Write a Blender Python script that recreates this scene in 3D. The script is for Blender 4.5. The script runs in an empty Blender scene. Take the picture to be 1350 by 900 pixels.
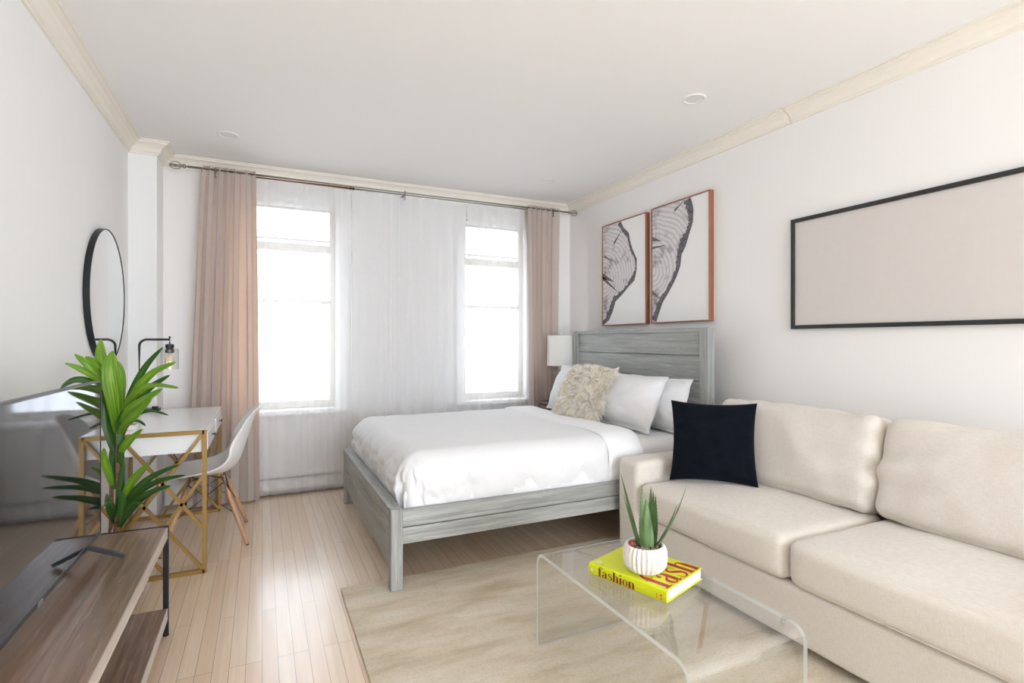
import bpy, bmesh, math, random
from mathutils import Vector, Matrix, noise
random.seed(7)
PI = math.pi
SC = bpy.context.scene
COL = SC.collection
V = Vector

# ------------------------------------------------------------------ camera
CAM = V((0, 0, 1.25)); YAW = math.radians(25.2); FPX = 700.0
cd = bpy.data.cameras.new('camera'); cam = bpy.data.objects.new('camera', cd); COL.objects.link(cam)
cam.location = CAM; cam.rotation_euler = (PI/2, 0, -YAW)
cd.sensor_width = 36; cd.lens = 36*FPX/1350; cd.clip_start = .02; cd.clip_end = 200
SC.camera = cam
FW = V((math.sin(YAW), math.cos(YAW), 0)); RT = V((math.cos(YAW), -math.sin(YAW), 0)); UP = V((0, 0, 1))
def at(px, py, d):
    return CAM + d*(FW + (px-675)/FPX*RT + (450-py)/FPX*UP)

# ------------------------------------------------------------------ materials
def srgb(r, g, b):
    f = lambda c: (c/255/12.92) if c/255 <= .04045 else ((c/255+.055)/1.055)**2.4
    return (f(r), f(g), f(b), 1)
class Mat:
    def __init__(s, name):
        s.m = bpy.data.materials.new(name); s.m.use_nodes = True
        s.t = s.m.node_tree; s.n = s.t.nodes; s.l = s.t.links
        s.p = s.n['Principled BSDF']; s.out = s.n['Material Output']
    def node(s, typ, **kw):
        nd = s.n.new(typ)
        for k, v in kw.items():
            if hasattr(nd, k): setattr(nd, k, v)
            else: nd.inputs[k].default_value = v
        return nd
    def link(s, a, b): s.l.new(a, b)
    def set(s, **kw):
        for k, v in kw.items(): s.p.inputs[k.replace('_', ' ')].default_value = v
        return s
    def coords(s, scale=(1, 1, 1), rot=(0, 0, 0)):
        tc = s.node('ShaderNodeTexCoord'); mp = s.node('ShaderNodeMapping')
        mp.inputs['Scale'].default_value = scale; mp.inputs['Rotation'].default_value = rot
        s.link(tc.outputs['Object'], mp.inputs['Vector']); return mp.outputs['Vector']
    def noise(s, vec, scale=5, detail=4, rough=.5):
        nz = s.node('ShaderNodeTexNoise'); nz.inputs['Scale'].default_value = scale
        nz.inputs['Detail'].default_value = detail; nz.inputs['Roughness'].default_value = rough
        s.link(vec, nz.inputs['Vector']); return nz.outputs['Fac']
    def ramp(s, fac, stops):
        r = s.node('ShaderNodeValToRGB'); e = r.color_ramp.elements
        e[0].position, e[0].color = stops[0]; e[1].position, e[1].color = stops[-1]
        for p, c in stops[1:-1]:
            q = e.new(p); q.color = c
        s.link(fac, r.inputs['Fac']); return r.outputs['Color']
    def mix(s, a, b, fac, mode='MIX'):
        m = s.node('ShaderNodeMix'); m.data_type = 'RGBA'; m.blend_type = mode
        if isinstance(fac, (int, float)): m.inputs[0].default_value = fac
        else: s.link(fac, m.inputs[0])
        for sock, v in ((m.inputs[6], a), (m.inputs[7], b)):
            if isinstance(v, tuple): sock.default_value = v
            else: s.link(v, sock)
        return m.outputs[2]
    def bump(s, h, strength=.3, dist=.002):
        b = s.node('ShaderNodeBump'); b.inputs['Strength'].default_value = strength; b.inputs['Distance'].default_value = dist
        s.link(h, b.inputs['Height']); s.link(b.outputs['Normal'], s.p.inputs['Normal']); return b

def plain(name, col, rough=.5, metal=0, bumpy=0, bscale=200, **kw):
    m = Mat(name); m.set(Base_Color=col, Roughness=rough, Metallic=metal, **kw)
    v = m.coords()
    if bumpy: m.bump(m.noise(v, bscale, 3), bumpy, .001)
    else:
        f = m.noise(v, 30, 2)
        c2 = tuple(x*.96 for x in col[:3])+(1,)
        m.link(m.mix(col, c2, f), m.p.inputs['Base Color'])
    return m.m
M = {}
M['wall'] = plain('wall_paint', (.87, .87, .86, 1), .75, bumpy=.12, bscale=60)
M['wall_right'] = plain('wall_paint_warm', (.86, .845, .825, 1), .75, bumpy=.12, bscale=60)
M['ceiling'] = plain('ceiling_paint', (.87, .86, .845, 1), .8, bumpy=.08, bscale=60)
M['crown'] = plain('cream_trim_paint', (.87, .82, .73, 1), .5)
M['trimwhite'] = plain('white_trim_paint', (.82, .80, .77, 1), .4)
M['sash'] = plain('cream_sash_paint', (.60, .565, .50, 1), .5)
M['black'] = plain('black_metal', (.018, .018, .02, 1), .38, .3)
M['blackplastic'] = plain('black_plastic', (.012, .012, .013, 1), .3)
M['frameblack'] = plain('black_frame', (.02, .022, .02, 1), .45)
M['white_lacquer'] = plain('white_lacquer', (.90, .91, .91, 1), .18)
M['white_plastic'] = plain('white_plastic', (.88, .87, .85, 1), .28)
M['gold'] = plain('brushed_gold', (.34, .205, .06, 1), .42, .55)
M['nickel'] = plain('brushed_nickel', (.35, .34, .31, 1), .35, .9)
M['copper'] = plain('copper_tube', (.42, .18, .07, 1), .4, .5)
M['mirror'] = plain('mirror_glass', (.86, .88, .88, 1), .02, 1)
M['chrome'] = plain('chrome', (.8, .8, .8, 1), .1, 1)
M['soil'] = None

def grain(name, dark, light, axis, scale=1.0, rough=.45, streak=None, bump=.25, spec=.5, thr=(.35, .65)):
    m = Mat(name); m.set(Roughness=rough); m.p.inputs['Specular IOR Level'].default_value = spec
    sc = [38*scale]*3; sc[axis] = 1.6*scale
    v = m.coords(tuple(sc)); f = m.noise(v, 1, 6, .65)
    c = m.ramp(f, [(thr[0], dark), (thr[1], light)])
    sc2 = [7*scale]*3; sc2[axis] = .6*scale
    f2 = m.noise(m.coords(tuple(sc2)), 1, 3)
    c = m.mix(c, tuple(x*.62 for x in light[:3])+(1,), m.ramp(f2, [(.45, (0,0,0,1)), (.75, (1,1,1,1))]))
    if streak:
        sc3 = [90*scale]*3; sc3[axis] = 5*scale
        f3 = m.noise(m.coords(tuple(sc3)), 1, 5, .7)
        c = m.mix(c, streak, m.ramp(f3, [(.56, (0,0,0,1)), (.70, (.8,.8,.8,1))]))
    m.link(c, m.p.inputs['Base Color']); m.bump(f, bump, .002)
    return m.m
for ax, k in ((0, 'x'), (1, 'y'), (2, 'z')):
    M['gray_'+k] = grain('weathered_grey_wood_'+k, (.22, .227, .21, 1), (.45, .458, .435, 1), ax, 1, .5, (.55, .58, .53, 1), .35)
M['walnut'] = grain('brown_oak_veneer', (.135, .078, .054, 1), (.34, .225, .16, 1), 1, 1.1, .28, (.42, .33, .27, 1), .3)
M['walnut_edge'] = grain('pale_veneer_edge_glare', (.42, .35, .29, 1), (.62, .55, .48, 1), 1, 1, .35, None, .2)  # glare on the console edges put into a paler wood colour
M['beech'] = grain('beech_leg', (.50, .27, .14, 1), (.66, .40, .24, 1), 2, .9, .4)
M['frame_wood'] = grain('reddish_frame_wood', (.25, .09, .04, 1), (.38, .15, .07, 1), 2, .8, .45)
M['night'] = grain('nightstand_wood', (.10, .06, .04, 1), (.22, .14, .09, 1), 1, 1, .45)

def floor_mat():
    m = Mat('oak_strip_floor'); v = m.coords((1, 1, 1), (0, 0, PI/2))
    b = m.node('ShaderNodeTexBrick'); m.link(v, b.inputs['Vector'])
    b.offset = .37; b.offset_frequency = 3; b.squash = 1
    b.inputs['Color1'].default_value = (0, 0, 0, 1); b.inputs['Color2'].default_value = (1, 1, 1, 1)
    b.inputs['Mortar'].default_value = (.5, .5, .5, 1); b.inputs['Scale'].default_value = 1
    b.inputs['Mortar Size'].default_value = .0011; b.inputs['Mortar Smooth'].default_value = .2
    b.inputs['Brick Width'].default_value = 1.15; b.inputs['Row Height'].default_value = .0572
    base = m.mix((.78, .60, .425, 1), (.87, .72, .55, 1), b.outputs['Color'])
    f = m.noise(m.coords((55, 2.2, 60)), 1, 2, .5)
    base = m.mix(base, (.60, .42, .27, 1), m.ramp(f, [(.3, (0,0,0,1)), (.8, (.45,.45,.45,1))]))
    base = m.mix(base, (.16, .09, .045, 1), m.ramp(b.outputs['Fac'], [(.0, (0,0,0,1)), (1, (.75,.75,.75,1))]))
    m.link(base, m.p.inputs['Base Color'])
    m.set(Roughness=.30)
    m.p.inputs['Coat Weight'].default_value = 1; m.p.inputs['Coat Roughness'].default_value = .17
    return m.m
M['floor'] = floor_mat()

def rug_mat():
    m = Mat('wool_rug'); m.set(Roughness=.95); m.p.inputs['Specular IOR Level'].default_value = .1
    f = m.noise(m.coords((2.2, 9, 5)), 1, 6, .62)
    c = m.ramp(f, [(.3, (.56, .46, .32, 1)), (.5, (.72, .63, .49, 1)), (.72, (.80, .74, .63, 1))])
    g = m.noise(m.coords((60, 170, 100)), 1, 4, .7)
    c = m.mix(c, (.36, .28, .18, 1), m.ramp(g, [(.5, (0,0,0,1)), (.8, (.6,.6,.6,1))]))
    m.link(c, m.p.inputs['Base Color']); m.bump(g, .9, .006); return m.m
M['rug'] = rug_mat()

def fabric(name, c1, c2, wscale=600, bump=.3, rough=.9, fold=0, sheen=.2, slub=True):
    m = Mat(name); m.set(Roughness=rough); m.p.inputs['Specular IOR Level'].default_value = .2
    m.p.inputs['Sheen Weight'].default_value = sheen
    a = m.noise(m.coords((wscale*.5, wscale*.5, wscale*.06)), 1, 3)
    b = m.noise(m.coords((wscale*.06, wscale*.06, wscale*.5)), 1, 3)
    h = m.mix(a, b, .5)
    c = m.ramp(h, [(.38, c1), (.62, c2)]); m.link(c, m.p.inputs['Base Color'])
    if fold:
        w = m.noise(m.coords((3, 3, 3)), 2.2, 4, .55)
        b1 = m.bump(h, bump, .0006); b2 = m.node('ShaderNodeBump'); b2.inputs['Strength'].default_value = fold
        b2.inputs['Distance'].default_value = .03; m.link(w, b2.inputs['Height'])
        m.link(b2.outputs['Normal'], b1.inputs['Normal'])
    else: m.bump(h, bump, .0008)
    return m.m
M['linen'] = fabric('cream_linen', (.66, .61, .54, 1), (.75, .70, .635, 1), 800, .25)
M['cotton'] = fabric('white_cotton', (.78, .78, .785, 1), (.81, .81, .815, 1), 900, .1, .85, .12)
M['sheet'] = fabric('white_sheet', (.84, .84, .845, 1), (.87, .87, .87, 1), 900, .1, .85, .05)
M['velvet'] = fabric('black_fabric', (.003, .004, .007, 1), (.006, .008, .013, 1), 700, .3, .9, .1, .04)
M['velvet'].node_tree.nodes['Principled BSDF'].inputs['Specular IOR Level'].default_value = .06
M['shade'] = fabric('lamp_shade_linen', (.72, .71, .66, 1), (.78, .77, .72, 1), 500, .15)
def fur_mat():
    m = Mat('cream_fur'); m.set(Roughness=.7); m.p.inputs['Sheen Weight'].default_value = .3
    c = m.ramp(m.noise(m.coords((20, 20, 20)), 1, 3), [(.3, (.92, .83, .68, 1)), (.7, (.97, .95, .90, 1))])
    m.link(c, m.p.inputs['Base Color']); return m.m
M['fur'] = fur_mat()

def cloth_translucent(name, col, tcol, trans, transp=0.0):
    m = Mat(name); n = m.n; n.remove(m.p)
    d = m.node('ShaderNodeBsdfDiffuse'); d.inputs['Color'].default_value = col
    t = m.node('ShaderNodeBsdfTranslucent'); t.inputs['Color'].default_value = tcol
    v = m.coords((300, 300, 40)); f = m.noise(v, 1, 3)
    m.link(m.mix(col, tuple(x*.88 for x in col[:3])+(1,), f), d.inputs['Color'])
    mx = m.node('ShaderNodeMixShader'); mx.inputs[0].default_value = trans
    m.link(d.outputs[0], mx.inputs[1]); m.link(t.outputs[0], mx.inputs[2]); o = mx.outputs[0]
    if transp:
        tr = m.node('ShaderNodeBsdfTransparent'); m2 = m.node('ShaderNodeMixShader')
        lw = m.node('ShaderNodeLayerWeight'); lw.inputs['Blend'].default_value = .5
        mp = m.node('ShaderNodeMapRange'); mp.inputs[1].default_value = 0; mp.inputs[2].default_value = 1
        mp.inputs[3].default_value = transp; mp.inputs[4].default_value = transp*.15
        m.link(lw.outputs['Facing'], mp.inputs[0]); m.link(mp.outputs[0], m2.inputs[0])
        m.link(o, m2.inputs[1]); m.link(tr.outputs[0], m2.inputs[2]); o = m2.outputs[0]
    m.link(o, m.out.inputs['Surface']); return m.m
M['curtain'] = cloth_translucent('taupe_curtain', (.58, .54, .505, 1), (.95, .47, .24, 1), .18)
M['sheer'] = cloth_translucent('white_sheer', (.88, .875, .87, 1), (.90, .88, .88, 1), .06, .56)

def clear(name, tint=(1, 1, 1, 1), rough=.01, ior=1.49, edge=None, k=1.0):
    m = Mat(name); m.n.remove(m.p)
    tr = m.node('ShaderNodeBsdfTransparent'); tr.inputs['Color'].default_value = tint
    gl = m.node('ShaderNodeBsdfGlossy'); gl.inputs['Roughness'].default_value = rough
    f0 = ((ior-1)/(ior+1))**2*k
    fr = m.node('ShaderNodeLayerWeight'); fr.inputs['Blend'].default_value = .5   # facing = 1 - cos
    pw = m.node('ShaderNodeMath', operation='POWER'); pw.inputs[1].default_value = 5; m.link(fr.outputs['Facing'], pw.inputs[0])
    mul = m.node('ShaderNodeMath', operation='MULTIPLY_ADD'); mul.inputs[1].default_value = 1-f0; mul.inputs[2].default_value = f0; mul.use_clamp = True
    m.link(pw.outputs[0], mul.inputs[0])
    mx = m.node('ShaderNodeMixShader'); m.link(mul.outputs[0], mx.inputs[0])
    m.link(tr.outputs[0], mx.inputs[1]); m.link(gl.outputs[0], mx.inputs[2]); o = mx.outputs[0]
    if edge:
        d = m.node('ShaderNodeBsdfDiffuse'); d.inputs['Color'].default_value = edge
        t = m.node('ShaderNodeBsdfTranslucent'); t.inputs['Color'].default_value = edge
        a = m.node('ShaderNodeAddShader'); m.link(d.outputs[0], a.inputs[0]); m.link(t.outputs[0], a.inputs[1])
        m2 = m.node('ShaderNodeMixShader'); m2.inputs[0].default_value = .75
        m.link(o, m2.inputs[1]); m.link(a.outputs[0], m2.inputs[2]); o = m2.outputs[0]
    m.link(o, m.out.inputs['Surface']); return m.m
M['glass'] = clear('window_glass', (.97, .985, .98, 1))
M['acrylic'] = clear('clear_acrylic', (.975, .98, .975, 1), .004, 1.49, None, 3.2)
M['acrylic_edge'] = clear('acrylic_edge_highlight', (.95, .96, .95, 1), .05, 1.49, (.48, .49, .48, 1))  # bright edge highlights put in as a whitish diffuse colour
M['jar'] = clear('lamp_glass', (.96, .97, .96, 1), .01, 1.5, None, 1.3)
tv = Mat('tv_screen'); tv.set(Base_Color=(.012, .013, .016, 1), Roughness=.045); tv.p.inputs['IOR'].default_value = 1.9
tv.bump(tv.noise(tv.coords((300,300,300)), 1, 1), .005, .0001); M['screen'] = tv.m

def leaf_mat(name, c1, c2, c3):
    m = Mat(name); m.set(Roughness=.38)
    at_ = m.node('ShaderNodeAttribute'); at_.attribute_name = 'UVMap'
    sep = m.node('ShaderNodeSeparateXYZ'); uv = m.node('ShaderNodeUVMap'); m.link(uv.outputs[0], sep.inputs[0])
    mp = m.node('ShaderNodeCombineXYZ'); mu = m.node('ShaderNodeMath', operation='MULTIPLY'); mu.inputs[1].default_value = 9
    m.link(sep.outputs[0], mu.inputs[0]); m.link(mu.outputs[0], mp.inputs[0]); m.link(sep.outputs[1], mp.inputs[1])
    f = m.noise(mp.outputs[0], 1.3, 3)
    c = m.ramp(f, [(.35, c1), (.55, c2), (.7, c3)]); m.link(c, m.p.inputs['Base Color'])
    d = m.node('ShaderNodeBsdfTranslucent'); m.link(c, d.inputs['Color'])
    mx = m.node('ShaderNodeMixShader'); mx.inputs[0].default_value = .35
    m.link(m.p.outputs[0], mx.inputs[1]); m.link(d.outputs[0], mx.inputs[2]); m.link(mx.outputs[0], m.out.inputs['Surface'])
    return m.m
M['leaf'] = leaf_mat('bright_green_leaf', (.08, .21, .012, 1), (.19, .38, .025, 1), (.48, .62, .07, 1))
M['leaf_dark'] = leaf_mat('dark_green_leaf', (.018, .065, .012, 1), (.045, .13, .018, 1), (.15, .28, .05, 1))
def aloe_mat():
    m = Mat('aloe_green'); m.set(Roughness=.45)
    f = m.noise(m.coords((50, 50, 12)), 1, 3)
    m.link(m.ramp(f, [(.3, (.045, .095, .03, 1)), (.55, (.10, .18, .06, 1)), (.8, (.22, .30, .13, 1))]), m.p.inputs['Base Color']); return m.m
M['aloe'] = aloe_mat()
M['bark'] = grain('brown_stem', (.12, .06, .03, 1), (.30, .17, .09, 1), 0, 1, .8)
def pebble():
    m = Mat('pebble_mix'); m.set(Roughness=.7)
    vo = m.node('ShaderNodeTexVoronoi'); vo.inputs['Scale'].default_value = 110; m.link(m.coords(), vo.inputs['Vector'])
    s_ = m.node('ShaderNodeSeparateColor'); m.link(vo.outputs['Color'], s_.inputs[0])
    m.link(m.ramp(s_.outputs[0], [(.1, (.03, .015, .01, 1)), (.5, (.20, .08, .05, 1)), (.75, (.35, .25, .18, 1)), (.95, (.7, .65, .6, 1))]), m.p.inputs['Base Color'])
    m.bump(vo.outputs['Distance'], .8, .004); return m.m
M['soil'] = pebble()
M['ceramic'] = plain('white_ceramic', (.78, .74, .68, 1), .4)
def woven():
    m = Mat('grey_woven_pot'); m.set(Roughness=.8)
    w = m.node('ShaderNodeTexVoronoi'); w.inputs['Scale'].default_value = 90; m.link(m.coords((1,1,1.6)), w.inputs['Vector'])
    m.link(m.ramp(w.outputs['Distance'], [(.1, (.66, .62, .56, 1)), (.7, (.34, .31, .28, 1))]), m.p.inputs['Base Color'])
    m.bump(w.outputs['Distance'], .6, .003); return m.m
M['woven'] = woven()
M['book'] = plain('lime_yellow_cover', (.66, .72, .01, 1), .35)
M['bookred'] = plain('red_print', (.42, .012, .03, 1), .4)
M['bookmaroon'] = plain('maroon_print', (.22, .012, .02, 1), .4)
M['bookpale'] = plain('pale_print', (.75, .75, .45, 1), .4)
M['bookorange'] = plain('orange_print', (.62, .25, .02, 1), .4)
M['paper'] = plain('page_edges', (.66, .63, .62, 1), .8, bumpy=.5, bscale=900)
M['redstone'] = plain('red_stone', (.35, .05, .03, 1), .6)
M['canvas'] = plain('print_paper', (.88, .87, .855, 1), .7)
M['mat_panel'] = plain('blank_greige_panel', (.66, .62, .59, 1), .7)
def rings():
    m = Mat('tree_ring_print'); m.set(Roughness=.75)
    tc = m.coords((1, 1, 1)); tc.node.inputs['Location'].default_value = (0, -.33, -.46)
    nz = m.node('ShaderNodeTexNoise'); nz.inputs['Scale'].default_value = 3; nz.inputs['Detail'].default_value = 3; m.link(tc, nz.inputs['Vector'])
    ad = m.mix(tc, nz.outputs['Color'], .07)
    w = m.node('ShaderNodeTexWave'); w.wave_type = 'RINGS'; w.rings_direction = 'SPHERICAL'
    w.inputs['Scale'].default_value = 9; w.inputs['Distortion'].default_value = 2.5; w.inputs['Detail'].default_value = 4
    m.link(ad, w.inputs['Vector'])
    big = m.noise(m.coords((4, 4, 4)), 1.5, 5, .7)
    c = m.ramp(w.outputs['Fac'], [(.0, (.54, .505, .51, 1)), (.3, (.66, .625, .63, 1)), (1, (.73, .695, .70, 1))])
    c = m.mix(c, (.10, .09, .095, 1), m.ramp(big, [(.53, (0,0,0,1)), (.72, (.85,.85,.85,1))]))
    m.link(c, m.p.inputs['Base Color']); return m.m
M['rings'] = rings()
def barkp():
    m = Mat('bark_print'); m.set(Roughness=.75)
    m.link(m.ramp(m.noise(m.coords(), 60, 5, .7), [(.35, (.04, .035, .04, 1)), (.7, (.26, .24, .25, 1))]), m.p.inputs['Base Color']); return m.m
M['barkprint'] = barkp()
bl = Mat('bulb_glass'); bl.set(Base_Color=(.75, .62, .45, 1), Roughness=.1); bl.p.inputs['Emission Color'].default_value = (1, .62, .28, 1); bl.p.inputs['Emission Strength'].default_value = .05
M['bulb'] = bl.m
M['shadow_gap'] = plain('black_gap_shadow', (.02, .018, .016, 1), .8)  # flat black standing in for shade in the heater's openings
M['diffuser'] = plain('frosted_diffuser', (.82, .81, .80, 1), .5)

# ------------------------------------------------------------------ mesh helpers
WC = {}
def prop(o, label=None, cat=None, group=None, kind=None):
    if label: o['label'] = label
    if cat: o['category'] = cat
    if group: o['group'] = group
    if kind: o['kind'] = kind
    return o
def thing(name, label, cat, loc=(0, 0, 0), rotz=0, group=None, world=True):
    o = bpy.data.objects.new(name, None); o.empty_display_size = .05; COL.objects.link(o)
    o.location = loc; o.rotation_euler = (0, 0, rotz); prop(o, label, cat, group)
    WC[o.name] = V(loc) if world else V((0, 0, 0)); return o
def obj(name, bm, mats, parent=None, smooth=False, loc=None, angle=None):
    """links a bmesh as one object; world-built meshes are shifted into their thing's frame"""
    off = V((0, 0, 0))
    if parent is not None: off = WC.get(parent.name, V((0, 0, 0)))
    elif loc is not None: off = V(loc)
    if off.length > 0: bmesh.ops.translate(bm, verts=bm.verts, vec=-off)
    bmesh.ops.recalc_face_normals(bm, faces=bm.faces)
    me = bpy.data.meshes.new(name); bm.to_mesh(me); bm.free()
    if not isinstance(mats, (list, tuple)): mats = [mats]
    for m in mats: me.materials.append(M[m] if isinstance(m, str) else m)
    if smooth: me.polygons.foreach_set('use_smooth', [True]*len(me.polygons))
    o = bpy.data.objects.new(name, me); COL.objects.link(o)
    if parent is not None: o.parent = parent; WC[o.name] = off
    elif loc is not None: o.location = loc; WC[o.name] = V(loc)
    if angle is not None and smooth:
        me.set_sharp_from_angle(angle=math.radians(angle))
    return o
def struct(name, bm, mat, parent=None, **k):
    o = obj(name, bm, mat, parent, **k)
    if parent is None: o['kind'] = 'structure'
    return o
def B(): return bmesh.new()
def box(bm, x0, x1, y0, y1, z0, z1, bev=0, seg=2, mat=0):
    vs = [bm.verts.new((x, y, z)) for x in (x0, x1) for y in (y0, y1) for z in (z0, z1)]
    fs = [(0,1,3,2), (4,6,7,5), (0,4,5,1), (2,3,7,6), (0,2,6,4), (1,5,7,3)]
    faces = [bm.faces.new([vs[i] for i in f]) for f in fs]
    for f in faces: f.material_index = mat
    if bev:
        es = list({e for f in faces for e in f.edges})
        bmesh.ops.bevel(bm, geom=es, offset=bev, segments=seg, profile=.5, affect='EDGES')
    return bm
def frame_of(d):
    d = d.normalized(); a = V((0, 0, 1)) if abs(d.z) < .9 else V((1, 0, 0))
    s = d.cross(a).normalized(); return s, s.cross(d).normalized()
def bar(bm, p0, p1, w, h=None, up=None):
    """square bar between two points"""
    h = h or w; p0 = V(p0); p1 = V(p1); d = (p1-p0).normalized()
    if up is not None:
        s = d.cross(V(up)).normalized(); u = s.cross(d).normalized()
    else: s, u = frame_of(d)
    vs = []
    for p in (p0, p1):
        for a, b in ((-1,-1), (1,-1), (1,1), (-1,1)): vs.append(bm.verts.new(p + s*a*w/2 + u*b*h/2))
    for i in range(4): bm.faces.new((vs[i], vs[(i+1)%4], vs[4+(i+1)%4], vs[4+i]))
    bm.faces.new(vs[0:4]); bm.faces.new(vs[4:8][::-1]); return bm
def tube(bm, pts, r, n=10, cap=True):
    pts = [V(p) for p in pts]; rs = r if isinstance(r, (list, tuple)) else [r]*len(pts)
    rings = []; prev = None
    for i, p in enumerate(pts):
        d = (pts[min(i+1, len(pts)-1)] - pts[max(i-1, 0)])
        s, u = frame_of(d) if prev is None else (None, None)
        if prev is not None:
            dn = d.normalized(); s = prev - dn*prev.dot(dn)
            s = s.normalized() if s.length > 1e-6 else frame_of(d)[0]; u = dn.cross(s)
        prev = s
        rings.append([bm.verts.new(p + (s*math.cos(2*PI*k/n) + u*math.sin(2*PI*k/n))*rs[i]) for k in range(n)])
    for a, b in zip(rings, rings[1:]):
        for k in range(n): bm.faces.new((a[k], a[(k+1)%n], b[(k+1)%n], b[k]))
    if cap: bm.faces.new(rings[0][::-1]); bm.faces.new(rings[-1])
    return bm
def lathe(bm, prof, c=(0, 0, 0), n=32, mod=None, cap=(True, True)):
    c = V(c); rings = []
    for i, (r, z) in enumerate(prof):
        rings.append([bm.verts.new(c + V((math.cos(2*PI*k/n)*(r*(mod(k, i) if mod else 1)), math.sin(2*PI*k/n)*(r*(mod(k, i) if mod else 1)), z))) for k in range(n)])
    for a, b in zip(rings, rings[1:]):
        for k in range(n): bm.faces.new((a[k], a[(k+1)%n], b[(k+1)%n], b[k]))
    if cap[0]: bm.faces.new(rings[0][::-1])
    if cap[1]: bm.faces.new(rings[-1])
    return bm
def torus(bm, c, ax1, ax2, R, r, n=48, m=8):
    c = V(c); a1 = V(ax1); a2 = V(ax2); nn = a1.cross(a2).normalized(); R2 = R if isinstance(R, tuple) else (R, R)
    rings = []
    for i in range(n):
        t = 2*PI*i/n; p = a1*math.cos(t)*R2[0] + a2*math.sin(t)*R2[1]; o = (a1*math.cos(t)+a2*math.sin(t)).normalized()
        rings.append([bm.verts.new(c + p + (o*math.cos(2*PI*k/m) + nn*math.sin(2*PI*k/m))*r) for k in range(m)])
    for i in range(n):
        a, b = rings[i], rings[(i+1) % n]
        for k in range(m): bm.faces.new((a[k], a[(k+1)%m], b[(k+1)%m], b[k]))
    return bm
def grid(bm, fn, nu, nv, uv=False, mat=0):
    vs = [[bm.verts.new(fn(i/nu, j/nv)) for j in range(nv+1)] for i in range(nu+1)]
    lay = bm.loops.layers.uv.verify() if uv else None
    for i in range(nu):
        for j in range(nv):
            f = bm.faces.new((vs[i][j], vs[i+1][j], vs[i+1][j+1], vs[i][j+1])); f.material_index = mat
            if uv:
                for l, (a, b) in zip(f.loops, ((i, j), (i+1, j), (i+1, j+1), (i, j+1))): l[lay].uv = (a/nu, b/nv)
    return bm
def prism(bm, poly, ax_a, ax_b, o, ext, mat=0):
    """polygon (a,b) in the plane of two axes, extruded by vector ext"""
    o = V(o); A = V(ax_a); Bb = V(ax_b); E = V(ext)
    v0 = [bm.verts.new(o + A*a + Bb*b) for a, b in poly]; v1 = [bm.verts.new(v.co + E) for v in v0]
    n = len(poly); f = [bm.faces.new(v0[::-1]), bm.faces.new(v1)]
    for i in range(n): f.append(bm.faces.new((v0[i], v0[(i+1)%n], v1[(i+1)%n], v1[i])))
    for q in f: q.material_index = mat
    return bm
def nz(p, s=1.0): return noise.noise(V(p)*s)
def cushion(bm, c, half, r, bulge=(0, 0, 0), n=20, wr=.004, ws=6, seed=0, face=None, extra=None):
    """soft rounded box. half sizes; bulge per axis; small wrinkles"""
    c = V(c); half = V(half); seen = {}
    def pt(q):
        key = (round(q[0], 5), round(q[1], 5), round(q[2], 5))
        if key in seen: return seen[key]
        p = V((q[0]*half.x, q[1]*half.y, q[2]*half.z)); inn = V([max(-(half[i]-r), min(half[i]-r, p[i])) for i in range(3)])
        d = p - inn
        if d.length > 1e-9: p = inn + d.normalized()*r
        nrm = d.normalized() if d.length > 1e-9 else V((0, 0, 1))
        for i in range(3):
            j, k = (i+1) % 3, (i+2) % 3
            w = (1-q[j]**2)*(1-q[k]**2)
            p[i] += (1 if q[i] > 0 else -1)*bulge[i]*w*abs(q[i])**1.5
        p += nrm*wr*(nz(p + V((seed, seed*2, 0)), ws) + .5*nz(p + V((seed, 3, 1)), ws*2.3))
        if extra: p = extra(p, q)
        seen[key] = bm.verts.new(c + p); return seen[key]
    # denser sampling at the rounded rims
    def s(t):
        t = t*2-1; return math.copysign(1-(1-abs(t))**1.35, t)
    g = [s(i/n) for i in range(n+1)]
    for ax in range(3):
        for sg in (-1, 1):
            for i in range(n):
                for j in range(n):
                    qs = []
                    for a, b in ((g[i], g[j]), (g[i+1], g[j]), (g[i+1], g[j+1]), (g[i], g[j+1])):
                        q = [0, 0, 0]; q[ax] = sg; q[(ax+1) % 3] = a; q[(ax+2) % 3] = b; qs.append(pt(q))
                    try: bm.faces.new(qs)
                    except ValueError: pass
    return bm
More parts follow.
